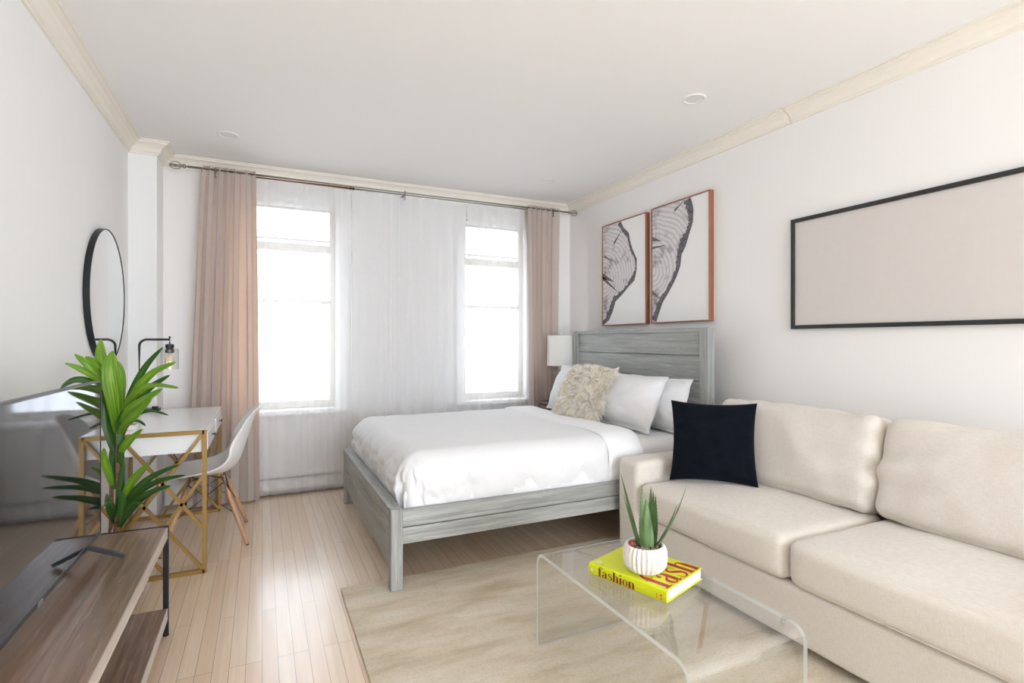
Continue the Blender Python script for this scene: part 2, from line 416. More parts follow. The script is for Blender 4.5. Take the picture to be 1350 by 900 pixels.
def pillow(bm, o, A, Bv, N, W, H, T, pinch=.07, flange=0, n=30, wr=.006, seed=0, sag=0):
    """pillow standing on its lower edge: o = middle of that edge, A width axis, Bv up axis, N front"""
    o = V(o); A = V(A).normalized(); Bv = V(Bv).normalized(); N = A.cross(Bv).normalized() if N is None else V(N).normalized()
    def P(u, v, sg):
        uu, vv = min(1, abs(u)/(1-flange)), min(1, abs(v)/(1-flange*W/H))
        t = (max(0, 1-uu**2.4)*max(0, 1-vv**2.4))**.55
        x = u*W/2*(1-pinch*(1-v*v)*abs(u)); y = v*H/2*(1-pinch*(1-u*u)*abs(v))
        if v > 0: y -= sag*(1-u*u)*v
        w = wr*(nz((u*2.6+seed, v*2.6, sg*.6), 1) + .6*nz((u*6+seed, v*6, sg), 1))*(.35+t)
        edge = max(uu, vv); z = sg*(T/2*t) + w
        if flange and edge > .98: z += .007*math.sin(9*(u+v)+seed)*(edge-.9)*6*.5
        # radial pucker toward the corners
        z += .006*t*math.sin(14*math.atan2(v, u)+seed)*(u*u+v*v)*.6
        return o + A*x + Bv*(y + H/2*(1-pinch*0)) + N*z
    vs = {}
    def s(t):
        t = t*2-1; return math.copysign(1-(1-abs(t))**1.3, t)
    g = [s(i/n) for i in range(n+1)]
    for sg in (1, -1):
        for i in range(n+1):
            for j in range(n+1):
                rim = i in (0, n) or j in (0, n)
                if rim and sg == -1: vs[(i, j, -1)] = vs[(i, j, 1)]; continue
                vs[(i, j, sg)] = bm.verts.new(P(g[i], g[j], sg) + N*(.002*sg))
        for i in range(n):
            for j in range(n):
                bm.faces.new((vs[(i,j,sg)], vs[(i+1,j,sg)], vs[(i+1,j+1,sg)], vs[(i,j+1,sg)]))
    return P
def ribbon(bm, pts, ws, A, Bb, o, lift=0, mat=0, N=None):
    """flat variable-width stroke in a plane (glyph strokes)"""
    pts = [V((p[0], p[1], 0)) for p in pts]; o = V(o); A = V(A); Bb = V(Bb); NN = (A.cross(Bb)).normalized()
    # catmull resample
    if len(pts) > 2:
        q = []; w2 = []
        for i in range(len(pts)-1):
            p0, p1, p2, p3 = pts[max(i-1, 0)], pts[i], pts[i+1], pts[min(i+2, len(pts)-1)]
            for k in range(6):
                t = k/6; q.append(.5*((2*p1)+(p2-p0)*t+(2*p0-5*p1+4*p2-p3)*t*t+(3*p1-p0-3*p2+p3)*t**3)); w2.append(ws[i]*(1-t)+ws[i+1]*t)
        q.append(pts[-1]); w2.append(ws[-1]); pts, ws = q, w2
    L = []; R_ = []
    for i, p in enumerate(pts):
        d = (pts[min(i+1, len(pts)-1)]-pts[max(i-1, 0)]).normalized(); s = V((-d.y, d.x, 0))
        a = p + s*ws[i]/2; b = p - s*ws[i]/2
        L.append(bm.verts.new(o + A*a.x + Bb*a.y + NN*lift)); R_.append(bm.verts.new(o + A*b.x + Bb*b.y + NN*lift))
    for i in range(len(pts)-1):
        f = bm.faces.new((L[i], R_[i], R_[i+1], L[i+1])); f.material_index = mat
def disc2(bm, c, r, A, Bb, o, lift):
    o = V(o); A = V(A); Bb = V(Bb); NN = A.cross(Bb).normalized()
    bm.faces.new([bm.verts.new(o + A*(c[0]+r*math.cos(k*PI/8)) + Bb*(c[1]+r*math.sin(k*PI/8)) + NN*lift) for k in range(16)])
T_, t_ = .24, .05
GL = {
 'f': (.60, [([(.30, 0), (.30, 1.12)], [T_, T_]), ([(.28, 1.1), (.33, 1.36), (.50, 1.48), (.66, 1.40)], [T_*.95, .13, .06, .07]), ([(.08, .96), (.58, .96)], [.06, .06]), ([(.08, .03), (.54, .03)], [.06, .06])], [((.63, 1.33), .095)]),
 'a': (.80, [([(.55, .14), (.55, .72)], [T_, T_]), ([(.55, .70), (.50, .92), (.34, .99), (.16, .84)], [T_*.9, .11, .06, .09]), ([(.52, .60), (.34, .52), (.16, .36), (.17, .14), (.34, .03), (.52, .16)], [.05, .08, .17, .19, .07, .05]), ([(.55, .16), (.62, .04), (.76, .10)], [.18, .10, .04])], [((.19, .78), .09)]),
 's': (.64, [([(.52, .72), (.48, .93), (.32, .985), (.15, .86), (.17, .68), (.34, .54), (.49, .40), (.52, .18), (.34, .02), (.15, .08), (.09, .30)], [.04, .06, .06, .12, .17, .20, .18, .13, .06, .06, .04])], []),
 'h': (.84, [([(.20, 0), (.20, 1.48)], [T_, T_]), ([(.22, .74), (.34, .92), (.48, .98), (.60, .88), (.64, .68)], [.05, .05, .09, .16, T_]), ([(.64, .70), (.64, 0)], [T_, T_]), ([(.03, .03), (.38, .03)], [.06, .06]), ([(.47, .03), (.82, .03)], [.06, .06]), ([(.04, 1.45), (.25, 1.45)], [.06, .06])], []),
 'i': (.44, [([(.22, 0), (.22, .98)], [T_, T_]), ([(.04, .03), (.40, .03)], [.06, .06]), ([(.05, .95), (.25, .95)], [.06, .06])], [((.20, 1.32), .12)]),
 'n': (.84, [([(.20, 0), (.20, .98)], [T_, T_]), ([(.22, .74), (.34, .92), (.48, .98), (.60, .88), (.64, .68)], [.05, .05, .09, .16, T_]), ([(.64, .70), (.64, 0)], [T_, T_]), ([(.03, .03), (.38, .03)], [.06, .06]), ([(.47, .03), (.82, .03)], [.06, .06]), ([(.04, .95), (.25, .95)], [.06, .06])], []),
 'o': (.74, [([(.36, .98), (.19, .86), (.13, .5), (.19, .14), (.36, .02), (.53, .14), (.59, .5), (.53, .86), (.36, .98)], [.05, .13, .19, .13, .05, .13, .19, .13, .05])], []),
}
def text(bm, s, A, Bb, o, em, lift=.0006, wide=1.0):
    """serif lettering made of strokes; A reading direction, Bb letter-up"""
    A = V(A).normalized()*em*wide; Bb = V(Bb).normalized()*em; x = 0; k = 0
    for ch in s:
        w, strokes, dots = GL[ch]
        for pts, ws in strokes:
            ribbon(bm, pts, ws, A, Bb, V(o)+A*x, lift + k*.00001); k += 1
        for c, r in dots: disc2(bm, c, r, A, Bb, V(o)+A*x, lift + k*.00001); k += 1
        x += w
    return x

# ------------------------------------------------------------------ room
XL, XR, YB, YF, H = -.85, 2.92, 4.78, -3.4, 2.66
struct('floor', box(B(), XL-.1, XR+.1, YF-.1, YB+.25, -.08, 0), 'floor')
struct('ceiling', box(B(), XL-.1, XR+.1, YF-.1, YB+.25, H, H+.1), 'ceiling')
struct('wall_left', box(B(), XL-.12, XL, YF-.1, YB+.25, 0, H), 'wall')
struct('wall_right', box(B(), XR, XR+.12, YF-.1, YB+.25, 0, H), 'wall_right')
W1 = (-.19, .60, .68, 2.44); W2 = (1.73, 2.43, .68, 2.44)
def wall_with_holes(y0, y1, holes, x0, x1):
    bm = B(); x = x0
    for (a, b, z0, z1) in holes:
        box(bm, x, a, y0, y1, 0, H); box(bm, a, b, y0, y1, 0, z0); box(bm, a, b, y0, y1, z1, H); x = b
    box(bm, x, x1, y0, y1, 0, H); return bm
struct('wall_back', wall_with_holes(YB, YB+.2, [W1, W2], XL, XR), 'wall_right')
W3 = (.35, 2.80, .15, 2.45)  # opening for the added daylight window behind the camera
struct('wall_front', wall_with_holes(YF-.2, YF, [W3], XL, XR), 'wall')
struct('wall_chase', box(B(), XL, -.68, 4.51, YB, 0, H), 'wall')   # boxed-out corner beside the window wall
# crown moulding
prof = [(0, -.085), (.012, -.085), (.012, -.075), (.024, -.068), (.034, -.045), (.058, -.026), (.078, -.020), (.078, -.008), (.09, -.008), (.09, 0), (0, 0)]
def crown(name, path, k, cut0=None, cut1=None):
    """one mitred moulding piece along segment k of the plan path (room on the right-hand side)"""
    P2 = [V((p[0], p[1])) for p in path]; n = len(P2)
    def nrm(i): d = (P2[i+1]-P2[i]).normalized(); return V((d.y, -d.x))
    def corner(i, out):
        na = nrm(max(i-1, 0)); nb = nrm(min(i, n-2)); m = na+nb
        return P2[i] + m*(out*1.0/(1+na.dot(nb)))
    bm = B(); A = []; C = []
    for o_, z in prof:
        a = corner(k, o_); b = corner(k+1, o_)
        if cut0 is not None: a = V((a.x, cut0))
        if cut1 is not None: b = V((b.x, cut1))
        A.append(bm.verts.new((a.x, a.y, H+z))); C.append(bm.verts.new((b.x, b.y, H+z)))
    m = len(prof); bm.faces.new(A[::-1]); bm.faces.new(C)
    for i in range(m): bm.faces.new((A[i], A[(i+1) % m], C[(i+1) % m], C[i]))
    return struct(name, bm, 'crown')
path = [(XL, YF), (XL, 4.51), (-.68, 4.51), (-.68, YB), (XR, YB), (XR, YF)]
for i in range(4): crown('trim_%d' % (i+1), path, i)
crown('trim_5', path, 4, cut1=2.20); crown('trim_6', path, 4, cut0=2.195)
struct('baseboard_left', box(B(), XL, XL+.015, YF, 4.51, 0, .13, .003), 'trimwhite')
struct('baseboard_right', box(B(), XR-.015, XR, YF, YB, 0, .13, .003), 'trimwhite')

def window(n, W, bar_z, label):
    x0, x1, z0, z1 = W
    w = bpy.data.objects.new('window_%d' % n, None); COL.objects.link(w); w.location = ((x0+x1)/2, YB, z0); w['kind'] = 'structure'; WC[w.name] = V(w.location)
    w['label'] = label
    bm = B(); c = .075
    for a in ((x0-c, x0, z0-.04, z1+c), (x1, x1+c, z0-.04, z1+c), (x0, x1, z1, z1+c)): box(bm, a[0], a[1], YB-.022, YB-.001, a[2], a[3], .004)
    obj('window_casing', bm, 'trimwhite', w)
    bm = B()
    for a in ((x0, x0+.02, z0, z1), (x1-.02, x1, z0, z1), (x0+.02, x1-.02, z1-.02, z1)): box(bm, a[0], a[1], YB+.002, YB+.198, a[2], a[3])
    obj('jamb', bm, 'trimwhite', w)
    obj('window_sill', box(B(), x0-.1, x1+.1, YB-.06, YB+.12, z0-.035, z0+.005, .004), 'trimwhite', w)
    a0, a1, b0, b1 = x0+.02, x1-.02, z0+.006, z1-.02
    zm = bar_z
    bm = B()
    for s in ((a0, a0+.045, b0, b1), (a1-.045, a1, b0, b1), (a0+.045, a1-.045, b0, b0+.06), (a0+.045, a1-.045, b1-.05, b1), (a0+.045, a1-.045, zm-.035, zm+.035)):
        box(bm, s[0], s[1], YB+.09, YB+.135, s[2], s[3], .004)
    obj('sash_frame', bm, 'sash', w)
    obj('meeting_rail', box(B(), a0+.045, a1-.045, YB+.10, YB+.13, 1.575, 1.61, .004), 'sash', w)
    for (g0, g1) in ((b0+.05, 1.58), (1.605, zm-.03), (zm+.03, b1-.04)):
        obj('pane', box(B(), a0+.04, a1-.04, YB+.112, YB+.117, g0, g1), 'glass', w)
    return w
window(1, W1, 2.05, 'tall white sash window on the left beside the taupe curtain')
window(2, W2, 2.03, 'tall white sash window on the right behind the bed')
# unseen wide window added behind the camera to let in more daylight
w3 = bpy.data.objects.new('window_3', None); COL.objects.link(w3); w3.location = (1.575, YF, .15); w3['kind'] = 'structure'; WC[w3.name] = V(w3.location)
bm = B()
for a in ((.35, .41, .15, 2.45), (2.74, 2.80, .15, 2.45), (.41, 2.74, .15, .21), (.41, 2.74, 2.39, 2.45), (1.545, 1.605, .21, 2.39)): box(bm, a[0], a[1], YF-.14, YF-.06, a[2], a[3], .004)
obj('sash_frame', bm, 'trimwhite', w3)
obj('pane', box(B(), .41, 2.74, YF-.105, YF-.10, .20, 2.40), 'glass', w3)

def blind(W, zb, label):
    x0, x1, z0, z1 = W; t = thing('venetian_blind', label, 'blind', ((x0+x1)/2, YB+.05, zb), group=None)
    obj('headrail', box(B(), x0+.025, x1-.025, YB+.035, YB+.065, z1-.055, z1-.022, .003), 'trimwhite', t)
    bm = B(); z = z1-.075
    while z > zb+.02:
        prism(bm, [(-.011, -.004), (0, .0015), (.011, .004), (.0105, .005), (0, .0025), (-.0115, -.003)], (0, 1, 0), (0, 0, 1), (x0+.03, YB+.05, z), (x1-x0-.06, 0, 0)); z -= .021
    obj('slats', bm, 'sash', t)
    obj('bottom_rail', box(B(), x0+.03, x1-.03, YB+.04, YB+.06, zb, zb+.016, .003), 'sash', t)
    for fx in (.2, .45, .8):
        obj('cord', tube(B(), [(x0+(x1-x0)*fx, YB+.034, z1-.05), (x0+(x1-x0)*fx, YB+.034, zb-.5 if fx < .5 else zb)], .0016, 6), 'trimwhite', t)
blind(W1, 2.10, 'white slatted blind drawn up at the top of the left window')
blind(W2, 2.08, 'white slatted blind drawn up at the top of the right window')

# baseboard heater along the window wall
t = thing('baseboard_heater', 'long low white baseboard heater under the windows behind the sheer curtains', 'heater', (1.1, 4.75, 0))
bm = B()
prism(bm, [(0, .035), (.055, .035), (.06, .05), (.06, .125), (.05, .14), (.05, .155), (.035, .175), (0, .19)], (0, -1, 0), (0, 0, 1), (-.56, YB, 0), (3.42, 0, 0))
obj('cover', bm, 'trimwhite', t)
obj('vent_slot', box(B(), -.55, 2.85, YB-.0615, YB-.050, .128, .138), 'shadow_gap', t)
obj('kick_shadow', box(B(), -.55, 2.85, YB-.04, YB-.002, .001, .035), 'shadow_gap', t)  # black box painted in as the shadow under the heater
obj('end_cap', box(B(), -.66, -.56, YB-.075, YB-.001, .02, .20, .004), 'trimwhite', t)

# recessed ceiling lights
for (x, y, lab) in ((-.21, 4.10, 'round white recessed light in the ceiling nearest the left window'), (2.27, 2.34, 'round white recessed light in the ceiling above the picture frames'), (2.27, 4.08, 'round white recessed light in the ceiling near the right curtain')):
    t = thing('ceiling_light', lab, 'light', (x, y, H), group='recessed ceiling lights')
    obj('trim_ring', lathe(B(), [(.050, -.002), (.053, -.007), (.062, -.007), (.068, -.001), (.068, -.0005), (.050, -.0005)], (x, y, H), 40, cap=(False, False)), 'trimwhite', t, smooth=True)
    obj('diffuser', lathe(B(), [(.0505, -.003), (.049, -.001), (.001, -.001)], (x, y, H), 40, cap=(True, False)), 'diffuser', t)

# ------------------------------------------------------------------ curtains
def curtain_bm(xt, xb, z0, z1, y, folds, at_, ab, seed=0, jag=.25, nz_=26, per=12, yb=0):
    bm = B(); nu = folds*per
    rnd = random.Random(seed); ph = [rnd.uniform(-jag, jag) for _ in range(folds+2)]; am = [rnd.uniform(.55, 1.2) for _ in range(folds+2)]
    def fn(u, v):
        f = u*folds; i = int(min(f, folds-1e-6)); fr = f-i
        p = ph[i]*(1-fr)+ph[i+1]*fr; a = am[i]*(1-fr)+am[i+1]*fr
        z = z0+(z1-z0)*v; k = (1-v)
        amp = (at_*(1-k)+ab*k)*a*(1 if v < .985 else .6)
        th = 2*PI*(f+p) + .35*math.sin(3*k+seed+i)
        xa = xt[0]+(xt[1]-xt[0])*u; xbb = xb[0]+(xb[1]-xb[0])*u
        x = xa + (xbb-xa)*(k**.8); x += amp*.45*math.sin(2*th)
        return V((x, y + yb*k + amp*math.sin(th), z))
    return grid(bm, fn, nu, nz_)
L_ = 'floor-length taupe curtain gathered '
o = obj('curtain', curtain_bm((-.40, -.05), (-.50, -.03), .012, 2.575, 4.60, 6, .021, .036, 3, .38), 'curtain', loc=(-.25, 4.60, 0), smooth=True)
prop(o, L_+'at the left end of the rod beside the desk', 'curtain', 'taupe curtains')
o = obj('curtain', curtain_bm((2.33, 2.68), (2.37, 2.64), .012, 2.575, 4.60, 6, .021, .032, 5, .38), 'curtain', loc=(2.5, 4.60, 0), smooth=True)
prop(o, L_+'at the right end of the rod behind the bedside lamp', 'curtain', 'taupe curtains')
S_ = 'sheer white curtain hanging '
for xt, sd, lab, fo in (((-.06, .685), 1, S_+'in front of the left window', 7), ((.70, 1.73), 2, S_+'over the wall between the two windows', 10), ((1.745, 2.38), 4, S_+'in front of the right window', 6)):
    o = obj('sheer_curtain', curtain_bm(xt, (xt[0]-.01, xt[1]+.01), .015, 2.545, 4.69, fo, .006, .009, sd, .3), 'sheer', loc=((xt[0]+xt[1])/2, 4.69, 0), smooth=True)
    prop(o, lab, 'sheer curtain', 'sheer curtains')
# rods
t = thing('curtain_rod', 'thin brushed metal curtain rod with openwork finials above both windows', 'curtain rod', (1.13, 4.60, 2.55))
obj('rod', tube(B(), [(-.50, 4.60, 2.55), (2.78, 4.60, 2.55)], .0085, 14), 'nickel', t, smooth=True)
for sx, x in ((-1, -.50), (1, 2.78)):
    f = obj('finial', tube(B(), [(x, 4.60, 2.55), (x+sx*.012, 4.60, 2.55), (x+sx*.016, 4.60, 2.55), (x+sx*.03, 4.60, 2.55), (x+sx*.034, 4.60, 2.55), (x+sx*.045, 4.60, 2.55)], [.009, .009, .016, .016, .008, .007], 14), 'nickel', t, smooth=True)
    bm = B(); c = (x+sx*.078, 4.60, 2.55)
    torus(bm, c, (1, 0, 0), (0, 0, 1), (.036, .026), .0045, 32, 8); torus(bm, c, (1, 0, 0), (0, 1, 0), (.036, .026), .0045, 32, 8)
    lathe(bm, [(.001, -.008), (.007, -.004), (.008, 0), (.007, .004), (.001, .008)], c, 12)
    obj('cage', bm, 'nickel', f, smooth=True)
for x in (-.32, 1.13, 2.62):
    b = obj('bracket', box(B(), x-.010, x+.010, 4.60, YB-.001, 2.528, 2.536, .002), 'nickel', t)
    bm = B(); torus(bm, (x, 4.60, 2.55), (0, 1, 0), (0, 0, 1), .014, .004, 20, 8); tube(bm, [(x, 4.60, 2.536), (x, 4.60, 2.50)], .004, 8); lathe(bm, [(.001, -.01), (.008, -.005), (.008, .003), (.002, .008)], (x, 4.60, 2.495), 12)
    obj('holder_ring', bm, 'nickel', b, smooth=True)
t = thing('sheer_curtain_rod', 'copper brown inner rod that carries the sheer curtains, just under the cream moulding', 'curtain rod', (.9, 4.69, 2.557))
obj('thin_tube', tube(B(), [(.66, 4.69, 2.557), (2.45, 4.69, 2.557)], .006, 12), 'nickel', t, smooth=True)
tt = obj('outer_tube', tube(B(), [(-.42, 4.69, 2.557), (.70, 4.69, 2.557)], .0105, 14), 'copper', t, smooth=True)
obj('tube_collar', tube(B(), [(.68, 4.69, 2.557), (.712, 4.69, 2.557)], .0145, 14), 'black', tt, smooth=True)

# ------------------------------------------------------------------ bed
BX0, BX1, BY0, BY1 = .574, 2.72, 2.62, 4.30
RZ = .013
t = thing('bed', 'large weathered grey wooden bed with plank headboard and low footboard', 'bed', (1.65, 3.46, 0))
hb = B()
bz = [.30, .62, .977, 1.153, 1.315]
for a, b in zip(bz, bz[1:]): box(hb, 2.676, 2.712, BY0+.075, BY1-.075, a+.003, b-.003, .004)
box(hb, 2.690, 2.700, BY0+.075, BY1-.075, .31, 1.31)
h = obj('headboard_panel', hb, 'gray_y', t)
obj('headboard_cap', box(B(), 2.668, 2.722, BY0+.07, BY1-.07, 1.316, 1.345, .004), 'gray_y', t)
for y in (BY0, BY1-.075):
    obj('headboard_post', box(B(), 2.660, 2.722, y, y+.075, .001, 1.345, .004), 'gray_z', t)
fb = B()
for a, b in ((.125, .262), (.266, .398)): box(fb, BX0+.006, BX0+.036, BY0+.058, BY1-.058, a, b, .003)
obj('footboard', fb, 'gray_y', t)
obj('footboard_cap', box(B(), BX0-.002, BX0+.060, BY0+.058, BY1-.058, .398, .417, .003), 'gray_y', t)
for y in (BY0, BY1-.06):
    obj('foot_post', box(B(), BX0, BX0+.060, y, y+.06, RZ if y < 3 else .001, .417, .004), 'gray_z', t)
for y in (BY0+.012, BY1-.040):
    rb = B()
    for a, b in ((.237, .318), (.322, .407)): box(rb, BX0+.058, 2.662, y, y+.028, a, b, .003)
    obj('side_rail', rb, 'gray_x', t)
bm = B()
for i in range(12): box(bm, .66+i*.165, .74+i*.165, BY0+.045, BY1-.045, .262, .28)
obj('slats', bm, 'walnut_edge', t)

def drape(bm, x0, x1, y0, y1, ztop, drop, r, nx=70, ny=60, sides=(1, 1, 1, 1), wr=None, crown_=0):
    """cloth over a slab: cloth coordinates beyond the rounded rim fold down"""
    r = min(r, (x1-x0)/2, (y1-y0)/2); Lm = r*PI/2 + (drop-r)
    ix0, ix1, iy0, iy1 = x0+r, x1-r, y0+r, y1-r
    if not sides[0]: ix0 = x0
    if not sides[1]: ix1 = x1
    lo_x = ix0-(Lm if sides[0] else 0); hi_x = ix1+(Lm if sides[1] else 0)
    lo_y = iy0-(Lm if sides[2] else 0); hi_y = iy1+(Lm if sides[3] else 0)
    def fn(u, v):
        X = lo_x+(hi_x-lo_x)*u; Y = lo_y+(hi_y-lo_y)*v
        cx = min(max(X, ix0), ix1); cy = min(max(Y, iy0), iy1); ox, oy = X-cx, Y-cy
        n2 = math.hypot(ox, oy); L = max(abs(ox), abs(oy))
        if n2 < 1e-9: d = V((0, 0, 0)); hz = 0; dr = 0
        else:
            d = V((ox/n2, oy/n2, 0))
            if L < r*PI/2: hz = r*math.sin(L/r); dr = r*(1-math.cos(L/r))
            else: hz = r; dr = r+(L-r*PI/2)
        p = V((cx, cy, ztop)) + d*hz - V((0, 0, dr))
        if crown_:
            a = (cx-ix0)/max(1e-6, ix1-ix0)*2-1; b = (cy-iy0)/max(1e-6, iy1-iy0)*2-1
            p.z += crown_*(1-abs(a)**3)*(1-abs(b)**3)*(1 if dr < r else max(0, 1-(dr-r)/.1))
        if wr: p = wr(p, d, dr, X, Y)
        return p
    return grid(bm, fn, nx, ny)
# mattress with fitted sheet
def wrm(p, d, dr, X, Y): return p + V((0, 0, .003*nz((X*4, Y*4, 0))))
bm = drape(B(), .66, 2.655, 2.668, 4.255, .625, .33, .05, 40, 40, wr=wrm)
o = obj('mattress', bm, 'sheet', loc=(1.65, 3.46, .29), smooth=True); prop(o, 'thick mattress in a white fitted sheet on the grey bed', 'mattress')
# duvet
def wrd(p, d, dr, X, Y):
    w = .008*nz((X*2.2, Y*2.2, 1)) + .004*nz((X*6, Y*6, 2))
    k = min(1, dr/.12)
    if dr > 0:
        s = (X*d.y - Y*d.x)*1.0
        ang = math.atan2(d.y, d.x); corner = abs(math.sin(2*ang))
        per = X+Y if corner < .1 else ang*.7 + X + Y
        f = .014*nz((X*7, Y*7, p.z*3)) + .010*nz((X*19+p.z*5, Y*19-p.z*4, p.z*3+4)) + .005*nz((X*40, Y*40, p.z*8))
        f += .010*corner*math.sin(ang*15)*min(1, dr/.2)
        if X < .70 or (Y < 2.75 and X < 1.0): f *= 1.7
        p = p + d*(k*f)
    bulge = .012*math.sin(min(1, dr/.28)*PI)
    p = p + d*bulge
    p.z += w*(1-k*.5)
    return p
bm = drape(B(), .645, 2.10, 2.672, 4.27, .672, .285, .125, 120, 120, sides=(1, 0, 1, 1), wr=wrd, crown_=.006)
# keep hem inside the footboard
for v in bm.verts:
    if v.co.z < .42:
        v.co.x = max(v.co.x, .638); v.co.y = max(v.co.y, 2.664); v.co.y = min(v.co.y, 4.256)
d_ = obj('duvet', bm, 'cotton', loc=(1.37, 3.46, .40), smooth=True); prop(d_, 'puffy white duvet spread over the foot and middle of the bed', 'duvet')
def wrf(p, d, dr, X, Y):
    a = (X-1.90)/.26; e = max(0, 1-abs(a*2-1)**6)
    off = .003+.013*math.sqrt(max(0, e))
    n_ = V((0, 0, 1)) if dr < 1e-6 else (d*min(1, dr/.1) + V((0, 0, max(0, 1-dr/.1)))).normalized()
    q = p + n_*off; q.z += .004*nz((X*5, Y*5, 7)) + .008*nz((X*2.2, Y*2.2, 1)) + .004*nz((X*6, Y*6, 2))
    q += d*(.014*nz((X*12, Y*12, p.z*5))*min(1, dr/.1)); q += d*.012*math.sin(min(1, dr/.28)*PI); return q
bm = drape(B(), 1.90, 2.16, 2.672, 4.27, .672, .30, .125, 26, 110, sides=(0, 0, 1, 1), wr=wrf, crown_=.006)
for v in bm.verts:
    if v.co.z < .42: v.co.y = max(v.co.y, 2.664); v.co.y = min(v.co.y, 4.256)
obj('turned_down_edge', bm, 'sheet', d_, smooth=True)

def put_pillow(name, label, cat, o_, A, lean, W, H_, T, mat, group=None, **k):
    """A: width direction (horizontal); lean: tilt back from vertical in degrees, front faces A x up"""
    A = V(A).normalized(); front = A.cross(UP).normalized(); l = math.radians(lean)
    up = (UP*math.cos(l) - front*math.sin(l)).normalized()
    N = A.cross(up).normalized()
    bm = B(); P = pillow(bm, o_, A, up, N, W, H_, T, **k)
    ob = obj(name, bm, mat, loc=o_, smooth=True); prop(ob, label, cat, group); return ob, P, N
# bed pillows: width along y; front must face -x  (A x up): A=(0,-1,0) -> A x z = (-1,0,0)
G = 'white pillows against the headboard'
put_pillow('pillow', 'white pillow at the back on the window side, mostly hidden behind the others', 'pillow', (2.465, 3.83, .652), (0, -1, .0), 18, .70, .40, .16, 'cotton', G, flange=.05, seed=2, pinch=.04)
put_pillow('pillow', 'white pillow at the back beside the sofa arm, half behind another', 'pillow', (2.50, 3.02, .632), (0, -1, .0), 16, .66, .38, .18, 'cotton', G, flange=.06, seed=5, pinch=.05, wr=.012)
put_pillow('pillow', 'white pillow standing nearest the bedside lamp, left of the furry cushion', 'pillow', (2.30, 3.84, .655), (0, -1, .0), 24, .66, .42, .20, 'cotton', G, flange=.05, seed=8, pinch=.05)
put_pillow('pillow', 'white pillow standing in front, right of the furry cushion', 'pillow', (2.29, 3.10, .640), (.0, -1, .0), 24, .68, .41, .22, 'cotton', G, flange=.06, seed=11, pinch=.05, wr=.012)
# fur cushion
fo = V((2.135, 3.42, .70)); A = V((.10, -1, 0)).normalized(); front = A.cross(UP).normalized(); l = math.radians(30)
upv = UP*math.cos(l)-front*math.sin(l)
bm = B(); P = pillow(bm, fo, A, upv, A.cross(upv).normalized(), .44, .38, .15, seed=4)
fc = obj('fur_cushion', bm, 'fur', loc=fo, smooth=True); prop(fc, 'cream shaggy long-haired square cushion leaning on the white pillows', 'cushion')
bm = B(); rnd = random.Random(5); Nf = A.cross(upv).normalized()
for i in range(900):                                     # tufts of long wool, each a bundle of strands
    u = rnd.uniform(-1, 1); v = rnd.uniform(-1, 1); sg = 1 if rnd.random() < .85 else -1
    if rnd.random() < .30:
        if rnd.random() < .5: u = math.copysign(rnd.uniform(.9, 1), u)
        else: v = math.copysign(rnd.uniform(.9, 1), v)
    nrm = (A*u*abs(u)**2*1.0 + upv*v*abs(v)**2*1.0 + Nf*sg*.55).normalized()
    td = (nrm + V((rnd.gauss(0, .35), rnd.gauss(0, .35), rnd.gauss(0, .35)-.25))).normalized()
    tl_ = rnd.uniform(.045, .078); p = P(u, v, sg); tip = p + td*tl_ + V((0, 0, -.022))
    for k in range(18):
        pb = P(max(-1, min(1, u+rnd.gauss(0, .07))), max(-1, min(1, v+rnd.gauss(0, .07))), sg)
        tp = tip.lerp(pb + td*tl_*.9, rnd.uniform(.1, .6)) + V((rnd.gauss(0, .004), rnd.gauss(0, .004), rnd.gauss(0, .004)))
        d = (tp-pb).normalized(); s = d.cross(V((rnd.random()-.5, rnd.random()-.5, rnd.random()-.5))).normalized()*rnd.uniform(.0008, .0016)
        q1 = pb.lerp(tp, .4) + nrm*.008; q2 = pb.lerp(tp, .75) + nrm*.006
        v1, v2, v3, v4, v5, v6 = [bm.verts.new(x) for x in (pb-s, pb+s, q1-s, q1+s, q2-s*.7, q2+s*.7)]; v7 = bm.verts.new(tp)
        bm.faces.new((v1, v2, v4, v3)); bm.faces.new((v3, v4, v6, v5)); bm.faces.new((v5, v6, v7))
fr_ = obj('fur', bm, 'fur', fc); fr_['kind'] = 'stuff'

# ------------------------------------------------------------------ nightstand and its lamp
t = thing('nightstand', 'brown wooden nightstand tucked between the bed and the window curtain', 'nightstand', (2.63, 4.45, 0))
obj('top', box(B(), 2.40, 2.87, 4.325, 4.54, .655, .68, .004), 'night', t)
obj('cabinet', box(B(), 2.42, 2.85, 4.335, 4.53, .30, .655, .004), 'night', t)
dr = obj('drawer', box(B(), 2.407, 2.42, 4.345, 4.52, .47, .64, .003), 'night', t)
obj('knob', lathe(B(), [(.004, 0), (.004, .01), (.011, .014), (.011, .02), (.004, .023)], (0, 0, 0), 14), 'nickel', dr)
k_ = bpy.data.objects['knob']; k_.location = V((2.407, 4.43, .555))-V((2.63, 4.45, 0)); k_.data.transform(Matrix.Translation(V((2.63, 4.45, 0)))); k_.data.transform(Matrix.Rotation(-PI/2, 4, 'Y'))
for x in (2.44, 2.83):
    for y in (4.355, 4.51): obj('leg', tube(B(), [(x, y, .001), (x, y, .30)], [.011, .018], 10), 'night', t, smooth=True)
LX, LY = 2.62, 4.445
t = thing('table_lamp', 'bedside lamp with white drum shade on a clear glass base', 'lamp', (LX, LY, .681))
obj('lamp_base', lathe(B(), [(.07, 0), (.075, .008), (.07, .02), (.02, .025)], (LX, LY, .681), 32), 'chrome', t, smooth=True)
bm = B(); lathe(bm, [(.02, .025), (.055, .05), (.065, .09), (.05, .14), (.028, .17), (.045, .20), (.05, .235), (.035, .27), (.015, .285)], (LX, LY, .681), 24, mod=lambda k, i: 1+.06*(k % 2)); obj('glass_body', bm, 'jar', t)
